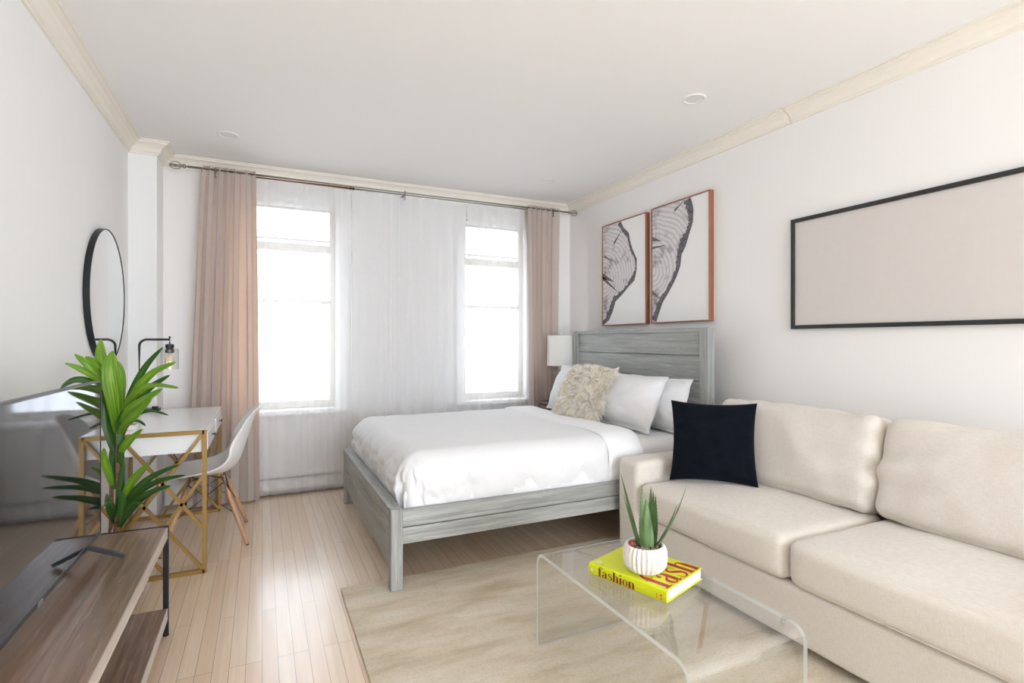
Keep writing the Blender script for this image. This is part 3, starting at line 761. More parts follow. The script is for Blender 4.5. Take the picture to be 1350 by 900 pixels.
obj('neck', tube(B(), [(LX, LY, .70), (LX, LY, 1.0)], .006, 10), 'chrome', t)
obj('socket', lathe(B(), [(.022, .28), (.022, .33), (.012, .35)], (LX, LY, .681), 20), 'chrome', t, smooth=True)
sh = obj('lamp_shade', lathe(B(), [(.141, 1.018), (.136, 1.308), (.133, 1.308), (.138, 1.018)], (LX, LY, 0), 48, cap=(False, False)), 'shade', t, smooth=True, angle=40)
obj('bottom_rim', torus(B(), (LX, LY, 1.02), (1, 0, 0), (0, 1, 0), .1405, .003, 48, 6), 'shade', sh, smooth=True)
bm = B(); torus(bm, (LX, LY, 1.306), (1, 0, 0), (0, 1, 0), .1345, .003, 48, 6)
for k in range(3): tube(bm, [(LX, LY, 1.30), (LX+.134*math.cos(k*2.09), LY+.134*math.sin(k*2.09), 1.302)], .002, 6)
obj('top_rim', bm, 'shade', sh, smooth=True)
obj('finial', lathe(B(), [(.004, 1.295), (.004, 1.315), (.012, 1.325), (.012, 1.335), (.004, 1.345)], (LX, LY, 0), 14), 'white_lacquer', t, smooth=True)

# ------------------------------------------------------------------ pictures
def print_frame(y0, y1, z0, z1, slab, barks, cracks, label):
    x1 = XR-.001; x0 = XR-.042; t = thing('framed_print', label, 'picture', (x1, (y0+y1)/2, z0), group=None)
    bm = B(); w = .009
    for a in ((y0, y0+w, z0, z1), (y1-w, y1, z0, z1), (y0+w, y1-w, z0, z0+w), (y0+w, y1-w, z1-w, z1)): box(bm, x0, x1, a[0], a[1], a[2], a[3], .001, 1)
    obj('picture_frame', bm, 'frame_wood', t)
    c = obj('canvas', box(B(), x0+.006, x1-.002, y0+w, y1-w, z0+w, z1-w), 'canvas', t)
    # printed slab: a = 0 at the left (far) edge .. 1 right, b = 0 bottom .. 1 top
    Y = lambda a: y1-w-(y1-y0-2*w)*a; Z = lambda b: z0+w+(z1-z0-2*w)*b
    bm = B(); bm.faces.new([bm.verts.new((x0+.0055, Y(a), Z(b))) for a, b in slab])
    s = obj('print_slab', bm, 'rings', c)
    bm = B()
    for pts, ws in barks:
        # jagged bark band as a strip of short quads
        P_ = []
        for i in range(len(pts)-1):
            for k in range(8):
                f = k/8; P_.append((pts[i][0]*(1-f)+pts[i+1][0]*f, pts[i][1]*(1-f)+pts[i+1][1]*f, ws[i]*(1-f)+ws[i+1]*f))
        P_.append((*pts[-1], ws[-1])); L2 = []; R2 = []
        for i, (a, b, wd) in enumerate(P_):
            q = P_[min(i+1, len(P_)-1)]; q0 = P_[max(i-1, 0)]; da, db = (q[0]-q0[0]), (q[1]-q0[1])*1.45; n_ = math.hypot(da, db)+1e-9; sa, sb = db/n_, -da/n_
            j1 = wd*(.55+.9*abs(nz((i*.7, y0*9, 0)))+.25*random.random()); j2 = wd*.45
            L2.append(bm.verts.new((x0+.005, Y(min(.99, max(0, a+sa*j1))), Z(min(1, max(0, b+sb*j1/1.45))))))
            R2.append(bm.verts.new((x0+.005, Y(min(.99, max(0, a-sa*j2))), Z(min(1, max(0, b-sb*j2/1.45))))))
        for i in range(len(L2)-1): bm.faces.new((L2[i], L2[i+1], R2[i+1], R2[i]))
    obj('print_bark', bm, 'barkprint', c)
    for a0, b0, a1, b1, w_ in cracks:
        bm = B()
        da, db = a1-a0, b1-b0; n_ = math.hypot(da, db); sa, sb = -db/n_*w_, da/n_*w_
        bm.faces.new([bm.verts.new((x0+.0046, Y(a), Z(b))) for a, b in ((a0+sa, b0+sb), (a0-sa, b0-sb), (a1, b1))])
        obj('print_crack', bm, 'barkprint', c)
    s.data.transform(Matrix.Identity(4)); return t
bk1 = [(.42, 1.0), (.50, .92), (.62, .86), (.66, .76), (.72, .68), (.80, .60), (.80, .50), (.74, .42), (.62, .36), (.48, .30), (.30, .24), (.22, .14), (.14, .06), (0, .01)]
bw1 = [.05, .05, .04, .035, .035, .03, .02, .07, .03, .04, .06, .08, .06, .05]
print_frame(3.511, 4.14, 1.395, 2.325, [(0, 0)]+bk1[::-1]+[(0, 1)], [(bk1, bw1)], [(0, .48, .42, .30, .02), (.28, .80, .50, .93, .015), (0, .50, .3, .42, .03), (.03, .70, .3, .62, .012)], 'wood-framed print of a grey tree slice with rings, the left one above the headboard')
bk2 = [(.66, 1.0), (.72, .90), (.72, .80), (.66, .72), (.58, .62), (.52, .56), (.50, .46), (.44, .38), (.40, .34), (.30, .26), (.18, .18), (.10, .08), (.04, 0)]
bw2 = [.09, .07, .05, .06, .09, .07, .06, .05, .045, .05, .06, .07, .08]
print_frame(2.818, 3.444, 1.397, 2.332, [(0, 0)]+bk2[::-1]+[(0, 1)], [(bk2, bw2)], [(0, .27, .18, .19, .016), (0, .66, .28, .66, .012), (.42, .93, .62, 1, .012), (.0, .74, .2, .70, .02)], 'larger looking wood-framed print of a grey bark edge, the right one above the headboard')
t = thing('large_frame', 'long thin black frame with a blank pale panel on the wall above the sofa', 'picture frame', (XR-.001, 1.53, 1.325))
y0, y1, z0, z1, w = .80, 2.19, 1.325, 1.985, .022
bm = B()
for a in ((y0, y0+w, z0, z1), (y1-w, y1, z0, z1), (y0+w, y1-w, z0, z0+w), (y0+w, y1-w, z1-w, z1)): box(bm, XR-.027, XR-.001, a[0], a[1], a[2], a[3], .0015, 1)
obj('picture_frame', bm, 'frameblack', t)
obj('panel', box(B(), XR-.014, XR-.002, y0+w, y1-w, z0+w, z1-w), 'mat_panel', t)

# round mirror on the left wall
MC = V((XL, 3.86, 1.515)); MR = .395
t = thing('round_mirror', 'round wall mirror with thin black metal rim on the left wall', 'mirror', MC)
bm = B(); n = 72
pf = [(MR, .0), (MR, .03), (MR-.006, .03), (MR-.006, .0)]
rg = [[bm.verts.new(MC+V((.001+x, math.cos(2*PI*k/n)*r, math.sin(2*PI*k/n)*r))) for k in range(n)] for r, x in pf]
for i in range(4):
    a, b = rg[i], rg[(i+1) % 4]
    for k in range(n): bm.faces.new((a[k], a[(k+1)%n], b[(k+1)%n], b[k]))
obj('rim', bm, 'black', t)
bm = B()
v0 = [bm.verts.new(MC+V((.0285, math.cos(2*PI*k/n)*(MR-.0065), math.sin(2*PI*k/n)*(MR-.0065)))) for k in range(n)]; bm.faces.new(v0)
e_ = bmesh.ops.extrude_face_region(bm, geom=list(bm.faces)); bmesh.ops.translate(bm, verts=[v for v in e_['geom'] if isinstance(v, bmesh.types.BMVert)], vec=(-.014, 0, 0))
obj('mirror_glass', bm, 'mirror', t)

# ------------------------------------------------------------------ sofa
SX0, SY1, SY0 = 1.92, 2.59, .35
t = thing('sofa', 'two-seat cream linen sofa along the right wall next to the bed', 'sofa', (2.4, 1.47, 0))
obj('base', cushion(B(), (2.395, (SY0+SY1)/2, .158), (.47, (SY1-SY0)/2-.01, .112), .02, n=24, wr=.003, ws=4), 'linen', t, smooth=True)
for y, lb in ((2.495, None), (.445, None)):
    obj('arm', cushion(B(), (2.385, y, .305), (.475, .094, .263), .035, (.004, .006, .006), n=24, wr=.004, ws=5, seed=y), 'linen', t, smooth=True)
obj('back', cushion(B(), (2.80, 1.47, .42), (.08, 1.10, .375), .04, n=24, wr=.004, ws=4), 'linen', t, smooth=True)
for y in (.42, 2.50):
    for x in (1.99, 2.80): obj('foot', box(B(), x-.03, x+.03, y-.03, y+.03, .0135 if x < 2.1 else .001, .048, .003), 'blackplastic', t)
for i, y in enumerate((1.931, 1.009)):
    sc_ = obj('seat_cushion', cushion(B(), (2.25, y, .365), (.345, .456, .092), .045, (.010, .004, .022), n=30, wr=.005, ws=4, seed=i+3), 'linen', t, smooth=True)
    bm = B(); xs, ya, yb_ = 1.914, y-.43, y+.43
    tube(bm, [(xs+.008, ya, .293), (xs, ya+.03, .292), (xs-.006, y, .291), (xs, yb_-.03, .292), (xs+.008, yb_, .293)], .0025, 8)
    obj('piping', bm, 'linen', sc_, smooth=True)
lb = math.radians(14)
for i, (y, hw) in enumerate(((1.945, .475), (.995, .475))):
    def ex(p, q, i=i):
        # lean back, sag and side creases
        edge = max(0, abs(q[1])-.45)/.55
        cr = .018*edge*math.sin(p.z*42+p.y*10+i)*math.exp(-((p.z+.02)/.12)**2)
        p = V((p.x + cr, p.y, p.z))
        p.z += .012*nz((p.y*4+i*7, 0, 2)) + (.010 if p.z > 0 else 0)*nz((p.y*11+i, 1, 0))
        x = p.x*math.cos(lb)+p.z*math.sin(lb); z = -p.x*math.sin(lb)+p.z*math.cos(lb)
        return V((x, p.y, z))
    bc = obj('back_cushion', cushion(B(), (2.585, y, .672), (.095, hw-.008, .222), .055, (.035, .006, .012), n=34, wr=.010, ws=5, seed=11+i*4, extra=ex), 'linen', t, smooth=True)
# loose black cushion in the corner of the sofa
o0 = V((2.225, 2.155, .474)); A = V((.315, -.33, 0)).normalized()
# front must face the room: A x up points to (-,-)
bcn, _, _ = put_pillow('throw_cushion', 'square black cushion leaning in the sofa corner beside the arm', 'cushion', o0, A, 14, .455, .45, .14, 'velvet', pinch=.08, seed=3, wr=.010)

# ------------------------------------------------------------------ rug
def rg_(u, v):
    return V((.358+1.76*u+.004*nz((0, v*6, 1))*(1 if u < .01 else 0), .25+2.53*v, .012+.0012*nz((u*20, v*30, 0))))
bm = grid(B(), rg_, 40, 60)
es = [e for e in bm.edges if e.is_boundary]
ext = bmesh.ops.extrude_edge_only(bm, edges=es)
for v in ext['geom']:
    if isinstance(v, bmesh.types.BMVert): v.co.z = .0008
o = obj('area_rug', bm, 'rug', loc=(1.2, 1.5, 0)); prop(o, 'beige streaky wool area rug under the coffee table and one bed leg', 'rug')

# ------------------------------------------------------------------ acrylic waterfall table
t = thing('coffee_table', 'clear acrylic waterfall coffee table on the rug in front of the sofa', 'coffee table', (1.24, 1.485, .0135))
TX0, TX1, TY0, TY1, TZ, TH, TR = 1.012, 1.468, 1.055, 1.915, .40, .013, .055
outer = []; inner = []
def arc(cy, cz, r, a0, a1, n=10): return [(cy+r*math.cos(a0+(a1-a0)*i/n), cz+r*math.sin(a0+(a1-a0)*i/n)) for i in range(n+1)]
outer = [(TY0, .0137)] + arc(TY0+TR, TZ-TR, TR, PI, PI/2) + arc(TY1-TR, TZ-TR, TR, PI/2, 0) + [(TY1, .0137)]
inner = [(TY0+TH, .0137)] + arc(TY0+TR, TZ-TR, TR-TH, PI, PI/2) + arc(TY1-TR, TZ-TR, TR-TH, PI/2, 0) + [(TY1-TH, .0137)]
bm = B(); n = len(outer)
R4 = [[bm.verts.new((x, p[0], p[1])) for p in pl] for x in (TX0, TX1) for pl in (outer, inner)]
o0_, i0_, o1_, i1_ = R4
for k in range(n-1):
    bm.faces.new((o0_[k], o0_[k+1], o1_[k+1], o1_[k])); bm.faces.new((i0_[k], i1_[k], i1_[k+1], i0_[k+1]))
    for a, b in ((o0_, i0_), (o1_, i1_)):
        f = bm.faces.new((a[k], b[k], b[k+1], a[k+1])); f.material_index = 1
for k in (0, n-1): f = bm.faces.new((o0_[k], o1_[k], i1_[k], i0_[k])); f.material_index = 1
body = obj('table_shell', bm, ['acrylic', 'acrylic_edge'], t, smooth=True, angle=35)

# book on the table
BA = math.atan2(-.294, .103); BL, BW, BH = .312, .252, .043
bc_ = V((1.25, 1.53, TZ+.0006)); t = thing('book', 'thick lime yellow fashion book with red lettering under the potted aloe', 'book', bc_, BA, world=False)
# local x runs along the spine toward the front corner, local y toward the fore edge
hx, hy = BL/2, BW/2; th = .004
bm = B(); box(bm, -hx, hx, -hy+.006, hy, 0, th, .001, 1); box(bm, -hx, hx, -hy+.006, hy, BH-th, BH, .001, 1)
cov = obj('cover', bm, 'book', t)
bm = B(); prism(bm, [(-hy+.007, 0), (-hy+.002, .004), (-hy, .012), (-hy-.001, BH/2), (-hy, BH-.012), (-hy+.002, BH-.004), (-hy+.007, BH), (-hy+.010, BH-.001), (-hy+.010, .001)], (0, 1, 0), (0, 0, 1), (-hx, 0, 0), (BL, 0, 0))
spn = obj('spine', bm, 'book', t)
obj('pages', box(B(), -hx+.004, hx-.004, -hy+.009, hy-.004, th, BH-th), 'paper', t)
# cover lettering: reading toward +y (fore edge), letters up toward -x
bm = B(); em = .080; wsum = sum(GL[c][0] for c in 'fash'); text(bm, 'fash', (0, 1, 0), (-1, 0, 0), (hx-.006, -hy+.008, BH), em, .0006, (BW-.012)/(em*wsum))
obj('cover_lettering', bm, 'bookred', cov)
# spine lettering: reading toward +x, up = +z, on the -y side
bm = B(); em = .0225; wsum = sum(GL[c][0] for c in 'fashion'); text(bm, 'fashion', (1, 0, 0), (0, 0, 1), (-hx+.040, -hy-.0012, .0075), em, .0006, .155/(em*wsum))
obj('spine_lettering', bm, 'bookmaroon', spn)
bm = B(); disc2(bm, (0, 0), .006, (1, 0, 0), (0, 0, 1), (-hx+.016, -hy-.0012, .022), .0006)
obj('spine_dot', bm, 'bookpale', spn)
bm = B()
for a, b, c0, c1 in ((-.004, .004, .018, .027), (-.004, .004, .008, .015), (-.018, -.014, .010, .026)):
    box(bm, hx-.018+a, hx-.018+b, -hy-.0018, -hy-.0012, c0, c1)
obj('spine_emblem', bm, 'bookorange', spn)
bm = B()
for i in range(3): box(bm, -hx+.012+i*.009, -hx+.017+i*.009, -hy+.02, -hy+.05-i*.006, BH, BH+.0004)
obj('small_cover_print', bm, 'bookpale', cov)

# aloe in a fluted pot on the book
ac = V((1.222, 1.495, TZ+BH+.0012)); t = thing('potted_aloe', 'small aloe plant in a white fluted ceramic pot on the yellow book', 'plant', ac, world=False)
pr = [(.046, 0), (.060, .007), (.071, .026), (.074, .048), (.073, .072), (.068, .088), (.063, .094), (.058, .093), (.057, .080)]
def fl(k, i):
    if i in (0, 7, 8): return 1
    amp = [.0, .02, .045, .045, .045, .03, .01, 0, 0][i]; return 1+(amp if k % 2 else -amp)
bm = B(); lathe(bm, pr, (0, 0, 0), 56, mod=fl, cap=(True, False)); obj('pot', bm, 'ceramic', t)
bm = B(); lathe(bm, [(.001, .0895), (.03, .0885), (.0585, .084)], (0, 0, 0), 28, cap=(True, False)); rnd = random.Random(2)
for i in range(150):
    a, r = rnd.uniform(0, 2*PI), math.sqrt(rnd.random())*.053; s = rnd.uniform(.0025, .005)
    lathe(bm, [(s*.3, -s*.6), (s, 0), (s*.4, s*.7)], (r*math.cos(a), r*math.sin(a), .0905), 6)
so = obj('pebbles', bm, 'soil', t); so['kind'] = 'stuff'
for p, s in (((-.040, .02, .094), .012), ((-.030, .036, .092), .009), ((.040, .018, .092), .010)):
    obj('red_stone', lathe(B(), [(s*.3, -s*.5), (s, -s*.1), (s*.7, s*.4), (s*.1, s*.6)], p, 7), 'redstone', t)
def aloe(p0, p1, bend, w, seed):
    bm = B(); n = 14; rings = []
    p0 = V(p0); p1 = V(p1); ax = (p1-p0)
    toward = (-(FW) - ax.normalized()*(-(FW)).dot(ax.normalized())).normalized()
    side = ax.normalized().cross(toward)
    outw = V((p1.x, p1.y, 0)); outw = (outw - ax.normalized()*outw.dot(ax.normalized()))
    outw = outw.normalized() if outw.length > .005 else toward
    sd = ax.normalized().cross(outw).normalized()
    for i in range(n+1):
        t_2 = i/n; c = p0 + ax*t_2 + V(bend)*math.sin(t_2*PI)
        ww = w/2*(1-t_2**1.6)*(.9+.25*math.sin(min(1, t_2*3)*PI/2)) + .0006
        th_ = ww*.55
        rings.append([bm.verts.new(c + sd*ww*a + outw*th_*b) for a, b in ((-1, -.15), (-.55, .55), (0, .85), (.55, .55), (1, -.15), (.5, -.30), (0, -.38), (-.5, -.30))])
        if 0 < i < n:
            for s_ in (-1, 1):
                e = c + sd*ww*s_ - outw*th_*.15; q = ax.normalized()*.0018
                vs = [bm.verts.new(e-q), bm.verts.new(e+q), bm.verts.new(e+sd*s_*.0022+ax.normalized()*.001)]; bm.faces.new(vs)
    for a, b in zip(rings, rings[1:]):
        for k in range(8): bm.faces.new((a[k], a[(k+1)%8], b[(k+1)%8], b[k]))
    bm.faces.new(rings[0][::-1]); bm.faces.new(rings[-1]); return bm
d0 = (ac-CAM).dot(FW)
def al(px, py, dd): return at(px, py, d0+dd)-ac
for (bx, tip, bend, w, dd0, dd1) in ((843, (818.5, 624), (0, 0, 0), .026, .005, -.02), (842, (821.5, 651), (0, 0, 0), .018, .022, .03), (848, (846, 640), (0, 0, 0), .020, .028, .05),
        (853, (852, 655), (0, 0, .0), .036, -.022, -.045), (857, (858, 641), (.002, 0, 0), .024, .02, .04), (860, (861, 645), (.003, 0, 0), .020, .0, .02), (862, (864, 652), (.004, 0, 0), .018, .03, .05),
        (863, (906, 638), (.008, -.004, -.008), .017, -.01, -.03), (866, (893, 664), (.006, 0, -.006), .013, .01, .02)):
    p0 = al(bx, 714, dd0); p0.z = .080
    obj('leaf', aloe(p0, al(tip[0], tip[1], dd1), bend, w*1.25, 0), 'aloe', t, smooth=True, angle=50)

# ------------------------------------------------------------------ TV console
t = thing('media_console', 'low brown wood media console with black metal legs in the left foreground', 'console', (-.58, 1.93, 0))
CX0, CX1, CY0, CY1, CZ = -.80, -.362, 1.18, 2.68, .463
obj('top', box(B(), CX0, CX1-.003, CY0+.006, CY1-.006, CZ-.046, CZ-.001, .001, 1), 'walnut', t)
obj('top_edge_band', box(B(), CX1-.003, CX1, CY0+.006, CY1-.022, CZ-.046, CZ-.001), 'walnut_edge', t)  # front face of the top, its glare painted as pale wood
obj('shelf', box(B(), CX0, CX1-.003, CY0+.006, CY1-.022, .072, .120, .001, 1), 'walnut', t)
obj('shelf_edge_band', box(B(), CX1-.003, CX1, CY0+.022, CY1-.024, .072, .120), 'walnut_edge', t)  # same painted glare along the shelf front
for y in (CY0, CY1-.02):
    ef = B()
    for x in (CX0, CX1-.018): box(ef, x, x+.02, y, y+.02, .004, CZ, .001, 1)
    box(ef, CX0, CX1, y+(.012 if y > 2 else 0), y+(.02 if y > 2 else .008), CZ-.006, CZ+.002)
    box(ef, CX0+.02, CX1-.018, y, y+.02, .030, .048)
    e = obj('leg_frame', ef, 'black', t)
    for x in (CX0+.01, CX1-.008): obj('foot_glide', lathe(B(), [(.012, .0005), (.012, .004)], (x, y+.01, 0), 12), 'blackplastic', e)
# television
TVa, TVb = V((-.553, 2.49, 0)), V((-.562, 1.36, 0)); dv = (TVa-TVb); tl = dv.length; ang = math.atan2(dv.y, dv.x)
tc_ = (TVa+TVb)/2; t = thing('television', 'flat black television with a glossy dark screen standing on the media console', 'television', (tc_.x, tc_.y, CZ+.001), ang, world=False)
# local x along the width (toward the window), screen faces local -y
hw = tl/2; zb, zt = .055, .638
bm = B(); box(bm, -hw, hw, .004, .026, zb, zt, .003); box(bm, -hw+.15, hw-.15, .026, .060, zb+.02, zb+.36, .010); obj('housing', bm, 'blackplastic', t)
obj('screen', box(B(), -hw+.006, hw-.006, .0015, .004, zb+.016, zt-.006), 'screen', t)
bm = B(); b_ = .0065
for a in ((-hw, -hw+b_, zb, zt), (hw-b_, hw, zb, zt), (-hw, hw, zt-b_, zt), (-hw, hw, zb, zb+.017)): box(bm, a[0], a[1], 0, .005, a[2], a[3], .001, 1)
bz_ = obj('bezel', bm, 'blackplastic', t)
obj('logo_tab', box(B(), -.05, -.015, -.002, .001, zb-.004, zb+.012, .001, 1), 'nickel', t)
for x in (hw-.16, -hw+.09):
    bm = B()
    bar(bm, (x, .014, zb+.01), (x+.02, -.10, .007), .020, .013); bar(bm, (x, .014, zb+.01), (x+.03, .10, .007), .020, .013)
    box(bm, x-.02, x+.02, .006, .03, zb-.01, zb+.06)
    obj('stand_foot', bm, 'black', t)

# ------------------------------------------------------------------ dracaena
pc = V((-.655, 3.02, 0)); t = thing('potted_dracaena', 'tall leafy green plant with strap leaves behind the television', 'plant', pc)
bm = B(); lathe(bm, [(.10, .001), (.135, .03), (.165, .11), (.168, .20), (.155, .29), (.150, .30), (.143, .30), (.145, .26)], pc, 40, cap=(True, False)); obj('pot', bm, 'woven', t, smooth=True)
obj('soil', lathe(B(), [(.001, .272), (.146, .268)], pc, 28, cap=(True, False)), 'soil', t)
DP = 2.44
st1 = [pc+V((-.01, .0, .26)), at(147, 692, DP), at(147, 640, DP), at(146, 600, DP+.01), at(152, 560, DP)]
st2 = [pc+V((.02, -.01, .26)), at(154.5, 692, DP-.03), at(156, 640, DP-.03), at(155, 600, DP-.03), at(156, 560, DP-.03), at(154, 530, DP-.02)]
obj('stem', tube(B(), st1, [.010, .010, .009, .008, .006], 10), 'bark', t, smooth=True)
obj('stem', tube(B(), st2, [.012, .012, .010, .009, .008, .004], 10), 'bark', t, smooth=True)
def leaf(pts, w, twist=0, fold=.25, n=16, tipp=.55):
    """pts: 3-4 points in space; w: max width in metres; blade faces the room, folded along its midrib"""
    P3 = [V(p) for p in pts]
    def bez(t_):
        m = len(P3)-1; i = min(int(t_*m), m-1); f = t_*m-i
        p0, p1, p2, p3 = P3[max(i-1, 0)], P3[i], P3[i+1], P3[min(i+2, m)]
        return .5*((2*p1)+(p2-p0)*f+(2*p0-5*p1+4*p2-p3)*f*f+(3*p1-p0-3*p2+p3)*f**3)
    bm = B()
    def fn(u, v):
        c = bez(v); d = (bez(min(1, v+.02))-bez(max(0, v-.02))).normalized()
        toC = (CAM + RT*.6 + UP*.9 - c).normalized(); s = d.cross(toC)
        s = s.normalized() if s.length > 1e-4 else RT.copy()
        nn = s.cross(d).normalized(); a = twist*v; s2 = s*math.cos(a)+nn*math.sin(a); n2 = s2.cross(d)
        prof_ = (min(1, .32+1.5*v)**.8)*max(0, 1-v**3.2)**.8 if v < 1 else 0
        ww = w/2*prof_+.0004; q = (u*2-1)
        return c + s2*ww*q + n2*(-abs(q)*ww*fold) + n2*.0025*math.sin(v*9+pts[0][0]*50)*q
    return grid(bm, fn, 6, n, uv=True)
PXM = DP/FPX
def LF(px, w, dark=0, dd=(0, 0, 0, 0), tw=0):
    m = len(px); w *= .74; pts = [at(p[0], p[1], DP-.02+dd[min(i, 3)]) for i, p in enumerate(px)]
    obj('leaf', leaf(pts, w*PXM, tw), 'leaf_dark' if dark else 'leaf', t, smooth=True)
LF([(154, 545), (146, 505), (134, 475), (133, 446)], 24, 0, (0, .0, .02, .04))
LF([(156, 570), (151, 525), (146, 487), (149, 462)], 30, 0, (0, -.06, -.08, -.05))
LF([(157, 560), (158, 520), (158, 490), (153, 474)], 20, 0, (0, .05, .07, .08))
LF([(152, 545), (138, 512), (118, 483), (98, 466)], 17, 0, (0, -.03, -.08, -.1))
LF([(152, 540), (140, 500), (125, 478), (112, 470)], 15, 0, (0, .03, -.02, -.06))
LF([(152, 550), (132, 505), (108, 487), (85, 478)], 12, 0, (0, -.05, -.11, -.15))
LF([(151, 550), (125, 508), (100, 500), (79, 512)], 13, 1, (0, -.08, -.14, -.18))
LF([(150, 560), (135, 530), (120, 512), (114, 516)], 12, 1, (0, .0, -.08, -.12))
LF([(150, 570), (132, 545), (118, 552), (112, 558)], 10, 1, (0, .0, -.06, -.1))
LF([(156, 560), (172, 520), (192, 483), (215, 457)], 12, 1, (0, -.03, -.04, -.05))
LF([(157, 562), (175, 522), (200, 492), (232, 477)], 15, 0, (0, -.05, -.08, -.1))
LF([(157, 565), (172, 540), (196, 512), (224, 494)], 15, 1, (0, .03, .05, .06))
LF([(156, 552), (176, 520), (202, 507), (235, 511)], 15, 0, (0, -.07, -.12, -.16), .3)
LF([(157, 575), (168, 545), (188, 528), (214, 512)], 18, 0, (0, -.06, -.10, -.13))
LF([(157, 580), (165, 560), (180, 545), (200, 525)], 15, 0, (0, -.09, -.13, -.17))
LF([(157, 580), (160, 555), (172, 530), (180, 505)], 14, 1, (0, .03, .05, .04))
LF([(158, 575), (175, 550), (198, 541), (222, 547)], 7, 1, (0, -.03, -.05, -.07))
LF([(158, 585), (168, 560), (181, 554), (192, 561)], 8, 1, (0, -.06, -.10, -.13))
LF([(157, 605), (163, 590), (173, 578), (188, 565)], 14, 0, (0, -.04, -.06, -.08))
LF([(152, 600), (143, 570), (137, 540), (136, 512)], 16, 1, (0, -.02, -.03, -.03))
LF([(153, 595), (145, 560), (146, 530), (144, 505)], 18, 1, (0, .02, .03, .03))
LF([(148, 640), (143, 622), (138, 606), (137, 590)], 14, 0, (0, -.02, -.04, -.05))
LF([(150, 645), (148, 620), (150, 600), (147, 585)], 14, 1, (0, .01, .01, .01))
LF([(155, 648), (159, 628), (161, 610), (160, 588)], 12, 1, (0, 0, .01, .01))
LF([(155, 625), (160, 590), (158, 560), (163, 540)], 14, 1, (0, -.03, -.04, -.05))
# lower crown
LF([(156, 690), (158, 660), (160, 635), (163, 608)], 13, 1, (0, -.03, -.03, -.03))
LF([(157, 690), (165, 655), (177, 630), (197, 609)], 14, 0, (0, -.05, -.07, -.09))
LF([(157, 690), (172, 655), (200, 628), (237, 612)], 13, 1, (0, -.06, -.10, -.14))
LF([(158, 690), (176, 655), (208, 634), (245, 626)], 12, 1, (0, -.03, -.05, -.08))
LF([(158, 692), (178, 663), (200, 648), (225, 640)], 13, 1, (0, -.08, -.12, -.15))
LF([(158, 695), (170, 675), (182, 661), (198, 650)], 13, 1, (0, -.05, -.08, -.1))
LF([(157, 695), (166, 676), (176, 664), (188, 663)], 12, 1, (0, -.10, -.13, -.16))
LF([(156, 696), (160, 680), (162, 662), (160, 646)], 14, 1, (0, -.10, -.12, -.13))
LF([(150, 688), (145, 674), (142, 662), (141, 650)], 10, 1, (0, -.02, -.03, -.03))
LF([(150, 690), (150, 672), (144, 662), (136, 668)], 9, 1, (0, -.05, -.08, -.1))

# ------------------------------------------------------------------ desk
DX0, DX1, DY0, DY1, DZ = -.835, -.272, 3.30, 4.47, .771
t = thing('desk', 'white writing desk on a brass coloured crossed metal frame beside the left wall', 'desk', ((DX0+DX1)/2, (DY0+DY1)/2, 0))
obj('desk_body', box(B(), DX0+.004, DX1-.004, DY0+.022, DY1-.022, .652, DZ-.014, .002), 'white_lacquer', t)
obj('desk_top', box(B(), DX0, DX1, DY0+.020, DY1-.020, DZ-.014, DZ+.002, .002), 'white_lacquer', t)
for a, b in ((DY0+.03, DY0+.56), (DY0+.61, DY1-.03)):
    d = obj('drawer', box(B(), DX1-.004, DX1+.004, a, b, .660, DZ-.020, .002), 'white_lacquer', t)
    y = (a+b)/2
    bm = B(); tube(bm, [(DX1+.003, y, .705), (DX1+.022, y, .705)], [.006, .010], 12); obj('drawer_knob', bm, 'black', d, smooth=True)
s_ = .021
for nm, y in (('near', DY0+.010), ('far', DY1-.010)):
    bm = B(); a, b = DX0+.010, DX1-.010; z0, z1 = .011, DZ-.010
    bar(bm, (a, y, 0.0008), (a, y, DZ), s_, s_, (1, 0, 0)); bar(bm, (b, y, 0.0008), (b, y, DZ), s_, s_, (1, 0, 0))
    bar(bm, (a, y, z1), (b, y, z1), s_, s_, (0, 0, 1)); bar(bm, (a, y, z0), (b, y, z0), s_, s_, (0, 0, 1))
    fr = obj('end_frame', bm, 'gold', t)
    bm = B(); k = .016
    m = lambda x: a+(x-DX0)*(b-a)/(DX1-DX0)
    bar(bm, (b, y, z1), (a, y, z0), k, k, (0, 1, 0)); bar(bm, (a, y, z1), (b, y, z0), k, k, (0, 1, 0))
    bar(bm, (b, y, .535), (m(-.645), y, z0), k, k, (0, 1, 0)); bar(bm, (m(-.665), y, z1), (b, y, .235), k, k, (0, 1, 0))
    if nm == 'near': bar(bm, (a, y, .535), (m(-.45), y, z0), k, k, (0, 1, 0))
    else: bar(bm, (m(-.455), y, z1), (a, y, .235), k, k, (0, 1, 0))
    obj('crossed_bracing', bm, 'gold', fr)
bm = B(); bar(bm, (DX0+.01, DY0, .011), (DX0+.01, DY1, .011), s_, s_, (0, 0, 1)); obj('floor_rail', bm, 'gold', t)

